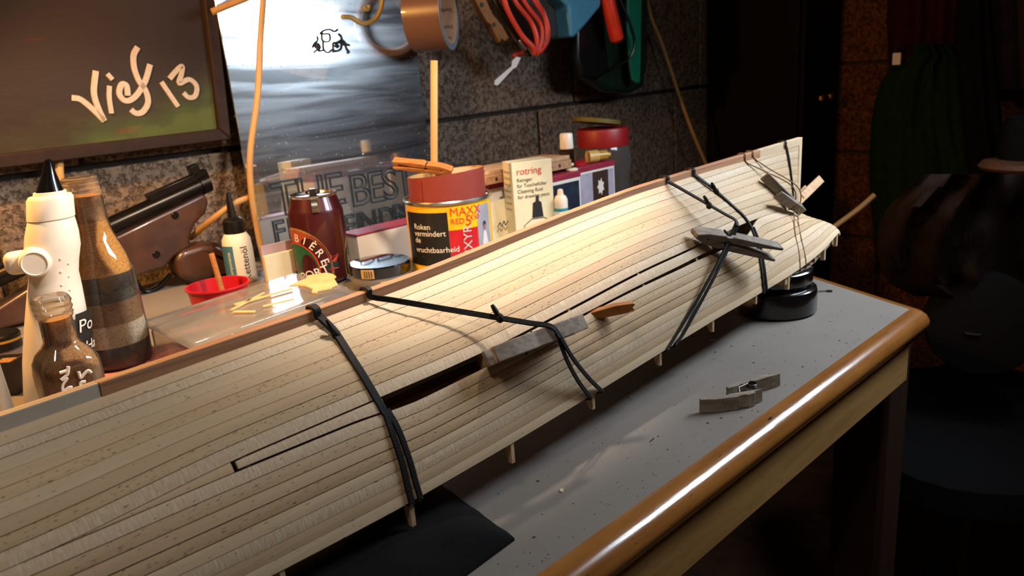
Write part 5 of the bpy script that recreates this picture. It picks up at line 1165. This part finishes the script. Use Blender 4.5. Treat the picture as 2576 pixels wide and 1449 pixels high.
# green and black tool with orange handle
gt = thing('hedge_trimmer', Wp(1520, 230, .08), 'dark green power tool with orange handle hanging on the wall', 'power tool')
GRD = M('dark_green_plastic', '#12241a', .4); GRM = M('green_plastic', '#0f6b52', .4, var=.05)
mesh_obj('housing', *prism([Wp(x, y, .05) for x, y in ((1440, -100), (1430, 60), (1428, 150), (1440, 195), (1475, 215), (1500, 232), (1560, 236), (1590, 220), (1600, 150), (1600, -100))], NW * .032), GRD, gt, bevel=.010, seg=3)
mesh_obj('black_cover', *prism([Wp(x, y, .083) for x, y in ((1466, -100), (1436, 60), (1436, 150), (1452, 195), (1485, 205), (1520, 180), (1510, 100), (1495, -100))], NW * .015), BLACK, gt, bevel=.006, seg=3)
mesh_obj('handle', *tube([Wp(1520, -60, .135), Wp(1528, 0, .135), Wp(1545, 70, .135), Wp(1552, 98, .135), Wp(1554, 104, .135)], [.0125, .0130, .0135, .0130, .008], 20), M('orange_handle', '#c02c10', .35, coat=.4), gt)
mesh_obj('black_cord', *tube(smoothpath([Wp(1560, 0, .12), Wp(1585, 60, .125), Wp(1596, 110, .125), Wp(1580, 150, .12), Wp(1540, 172, .115)], 8), .0028, 8), BLACK, gt)
gr_ = [(1575, -100), (1573, 60), (1578, 130), (1582, 180), (1588, 203), (1598, 210), (1604, 206), (1606, 150), (1608, 0), (1608, -100)]
tag(mesh_obj('green_spatula', *prism([Wp(x, y, .105) for x, y in gr_], NW * .006), GRM, bevel=.001), 'long flat green plastic blade hanging beside the orange handle', 'plastic blade')
tag(mesh_obj('grey_rod', *tube([Wp(1618, -100, .07), Wp(1618, 60, .07), Wp(1620, 200, .07), Wp(1621, 232, .07)], [.0055, .0055, .0055, .001], 12), M('dull_grey', '#4a4846', .45, .4)), 'dull grey pointed rod hanging at the end of the tools', 'rod')
# tool rail above, carrying the tools
tr0 = struct(mesh_obj('trim_board', *boxm(wallpt((float(Wp(1100, 0) @ AW) + float(Wp(1640, 0) @ AW)) / 2, .012, .62), AW * .62, NW * .012, V3(0, 0, .03)), DARKWOOD, bevel=.003))
cab('hanging_cable', [Wp(1620, -90, .04), Wp(1634, 30, .04), Wp(1665, 110, .04), Wp(1712, 250, .05), Wp(1745, 340, .06), Wp(1778, 418, .07), Wp(1800, 480, .075), Wp(1815, 560, .08)], .0038, 'tan cable hanging beside the dark wardrobe')

# ================================================================== RIGHT SIDE: HANGING CLOTHES, CHAIR
def cloth(name, outline, off, depth, folds, mat, label, cat, amp=.012, parent=None):
    """hanging garment: grid between a left and a right outline (pixel rows), with folds and thickness"""
    V, F = [], []; n, m = len(outline), 28
    for j in range(2):
        for (y, x0, x1) in outline:
            for i in range(m + 1):
                u = i / m; x = x0 + (x1 - x0) * u; bulge = depth * (math.sin(math.pi * u) ** .6) + amp * math.sin(u * folds * 2 * math.pi + y * .004) * math.sin(math.pi * u)
                V.append(Rp(x, y, off + (bulge if j == 0 else -.004)))
    K = n * (m + 1)
    for r in range(n - 1):
        for i in range(m):
            o_ = r * (m + 1) + i; F.append((o_, o_ + m + 1, o_ + m + 2, o_ + 1)); F.append((K + o_, K + o_ + 1, K + o_ + m + 2, K + o_ + m + 1))
    for r in range(n - 1):
        for i in (0, m):
            o_ = r * (m + 1) + i; f = (o_, K + o_, K + o_ + m + 1, o_ + m + 1); F.append(f if i == 0 else f[::-1])
    for r in (0, n - 1):
        for i in range(m):
            o_ = r * (m + 1) + i; f = (o_, o_ + 1, K + o_ + 1, K + o_); F.append(f if r == 0 else f[::-1])
    o = mesh_obj(name, V, F, mat, parent, ang=70)
    if label: tag(o, label, cat)
    return o
GCL = M('green_cloth', '#16260f', .9, var=.25, scale=60, bump=.4, bscale=900, spec=.1); RCL = M('dark_red_cloth', '#2c0a0b', .9, var=.3, scale=60, spec=.1); NCL = M('navy_cloth', '#0b0c12', .9, var=.3, scale=60, spec=.1)
BCL = M('brown_grey_cloth', '#241a17', .9, var=.3, scale=40, bump=.4, bscale=700, spec=.1)
cloth('red_coat', [(-60, 2235, 2420), (60, 2230, 2420), (150, 2236, 2410), (210, 2260, 2400)], .012, .03, 3, RCL, 'dark red coat hanging highest on the right block wall', 'coat')
cloth('navy_coat', [(-60, 2410, 2490), (100, 2400, 2500), (300, 2420, 2520), (480, 2440, 2560)], .150, .03, 2, NCL, 'nearly black coat hanging between the green and the patterned garment', 'coat')
cloth('patterned_shirt', [(-60, 2490, 2640), (120, 2500, 2640), (225, 2505, 2640)], .03, .03, 2, M('red_brown_pattern', '#2a1009', .9, var=.6, scale=25), 'reddish patterned shirt hanging in the upper right corner', 'shirt')
cloth('green_jacket', [(108, 2300, 2385), (140, 2290, 2420), (170, 2240, 2440), (210, 2212, 2455), (300, 2192, 2470), (400, 2186, 2500), (500, 2188, 2520), (600, 2200, 2540), (640, 2205, 2540)], .07, .045, 6, GCL, 'dark green jacket hanging on the right wall', 'jacket', .010)
pk = Rp(2256, 148, .11)
tag(mesh_obj('white_tag', *boxm(pk, RD * .008, AW * .002, V3(0, 0, .012)), PAPER), 'small white tag hanging at the collar of the green jacket', 'tag')
tag(mesh_obj('coat_hook', *tube(smoothpath([Rp(2250, 118, .0), Rp(2252, 120, .04), Rp(2256, 128, .06), Rp(2258, 116, .075)], 5), .004, 8), STEEL), 'metal coat hook above the white tag', 'hook')
# chair with a jacket thrown over its back
chp = V3(.86, 1.02, zf)
CY = lambda x, y, d: Yp(x, y, d)
ch = thing('armchair', chp, 'black rounded chair standing at the right behind the table end', 'chair')
cc = CY(2500, 850, 1.00); kk = mpp(cc)
mesh_obj('backrest', *disc(cc + V3(.02, .06, 0), unit(V3(-.5, -1, .1)), [(.02, -.05), (118 * kk, -.045), (135 * kk, -.03), (140 * kk, 0), (132 * kk, .02), (60 * kk, .03), (.01, .03)], 40), BLACKCLOTH, ch)
mesh_obj('seat', *lathe(V3(cc[0] + .06, cc[1] + .10, zf + .34), [(.18, 0), (.21, .02), (.21, .06), (.18, .08), (.01, .085)], 36, power=3), BLACKCLOTH, ch)
mesh_obj('post', *lathe(V3(cc[0] + .02, cc[1] + .05, zf), [(.02, .05), (.02, .40)], 16), BLACK, ch)
for i in range(5):
    a = i * 1.2566; d = V3(math.cos(a), math.sin(a), 0); b_ = V3(cc[0] + .02, cc[1] + .05, zf); mesh_obj('leg', *tube([b_ + V3(0, 0, .06), b_ + d * .2 + V3(0, 0, .03)], [.02, .014], 8), BLACK, ch)
mesh_obj('back_post', *tube([cc + V3(.0, .05, 0), V3(cc[0] + .02, cc[1] + .12, zf + .42)], .02, 8), BLACK, ch)
V, F = [], []; rows = [(438, 2320, 2640), (470, 2290, 2640), (520, 2235, 2640), (560, 2212, 2640), (620, 2205, 2640), (680, 2215, 2640), (715, 2240, 2640), (745, 2300, 2640)]
m = 30
for j in range(2):
    for y, x0, x1 in rows:
        for i in range(m + 1):
            u = i / m; x = x0 + (x1 - x0) * u; b_ = .05 * math.sin(math.pi * min(1, u * 1.3)) + .012 * math.sin(u * 23 + y * .02) + .008 * math.sin(u * 9 - y * .05)
            V.append(CY(x, y, 1.02 - (b_ if j == 0 else -.03) + .0003 * (y - 438)))
K = len(rows) * (m + 1)
for r in range(len(rows) - 1):
    for i in range(m): o_ = r * (m + 1) + i; F.append((o_, o_ + m + 1, o_ + m + 2, o_ + 1)); F.append((K + o_, K + o_ + 1, K + o_ + m + 2, K + o_ + m + 1))
    for i in (0, m): o_ = r * (m + 1) + i; f = (o_, K + o_, K + o_ + m + 1, o_ + m + 1); F.append(f if i == 0 else f[::-1])
for r in (0, len(rows) - 1):
    for i in range(m): o_ = r * (m + 1) + i; f = (o_, o_ + 1, K + o_ + 1, K + o_); F.append(f if r == 0 else f[::-1])
tag(mesh_obj('brown_jacket', V, F, BCL, ang=70), 'dark brown-grey jacket thrown over the back of the black chair', 'jacket')
hc_ = CY(2580, 408, 1.10); kk = mpp(hc_)
hat = thing('straw_hat', hc_ - V3(0, 0, .01), 'straw hat brim lying on top of the brown jacket', 'hat'); STRAW = M('straw', '#4a2c14', .7, var=.3, scale=200)
mesh_obj('brim', *lathe(hc_, [(60 * kk, .006), (95 * kk, .002), (104 * kk, -.004), (100 * kk, -.008), (60 * kk, .0)], 44), STRAW, hat)
mesh_obj('crown', *lathe(hc_, [(62 * kk, .002), (58 * kk, .05), (50 * kk, .065), (.005, .068)], 36), NCL, hat)
tag(mesh_obj('floor_cable', *tube(smoothpath([CY(2075, 588, 1.30), CY(2110, 562, 1.3), CY(2160, 525, 1.3), CY(2200, 490, 1.3)], 6), .0045, 8), CBL), 'orange-tan cable rising behind the stern of the hull', 'cable')

# ================================================================== LAMPS (outside the frame)
LH = M('lamp_housing', '#d8d8d6', .4); x_, y_, z_ = COOL_AX
wl = thing('work_lamp', V3(COOL_P[0], COOL_P[1], 0) + z_ * .0, 'white panel work lamp over the table end', 'lamp')
mesh_obj('housing', *boxm(COOL_P + z_ * .018, x_ * .245, y_ * .135, z_ * .012), LH, wl, bevel=.004)
mesh_obj('arm', *tube([COOL_P + z_ * .03, COOL_P + z_ * .08 + V3(0, 0, .25), COOL_P + z_ * .08 + V3(0, 0, 1.2)], .010, 10), LH, wl)
wz = unit(WARM_P - WARM_T)
dl = thing('desk_lamp', V3(WARM_P[0], WARM_P[1], WARM_P[2]), 'round metal desk lamp hanging over the bench', 'lamp')
def cone(c, ax, prof, seg=36):
    V, F = disc(c, ax, prof, seg); return V, F[:-2]
mesh_obj('shade', *cone(WARM_P, wz, [(.085, -.035), (.070, .005), (.045, .045), (.022, .065), (.020, .066), (.043, .044), (.068, .004), (.083, -.035)]), M('dark_shade', '#22201e', .5, .3), dl)
mesh_obj('arm', *tube([WARM_P + wz * .065, WARM_P + wz * .10 + V3(0, 0, .2), WARM_P + V3(0, .0, 1.32)], .008, 10), LH, dl)

mz = unit(MAIN_P - MAIN_T)
cl_ = thing('clamp_lamp', V3(MAIN_P[0], MAIN_P[1], MAIN_P[2]), 'black clamp lamp hanging over the hull', 'lamp')
mesh_obj('shade', *cone(MAIN_P, mz, [(.060, -.030), (.055, .010), (.040, .045), (.020, .060), (.018, .060), (.038, .044), (.053, .010), (.058, -.030)]), M('black_shade', '#141414', .5, .3), cl_)
mesh_obj('arm', *tube([MAIN_P + mz * .06, MAIN_P + mz * .09 + V3(0, 0, .2), MAIN_P + V3(0, 0, 1.2)], .008, 10), LH, cl_)

mesh_o = thing('fill_lamp', FILL_P + V3(0, 0, .03), 'unseen round fill lamp added over the near end of the table', 'lamp')  # invented fitting for the added fill light
mesh_obj('shade', *lathe(FILL_P + V3(0, 0, .04), [(.17, 0), (.17, .01), (.10, .06), (.02, .08), (.02, .13)], 32), LH, mesh_o)
for o in scene.objects:
    if '_o' in o.keys(): del o['_o']
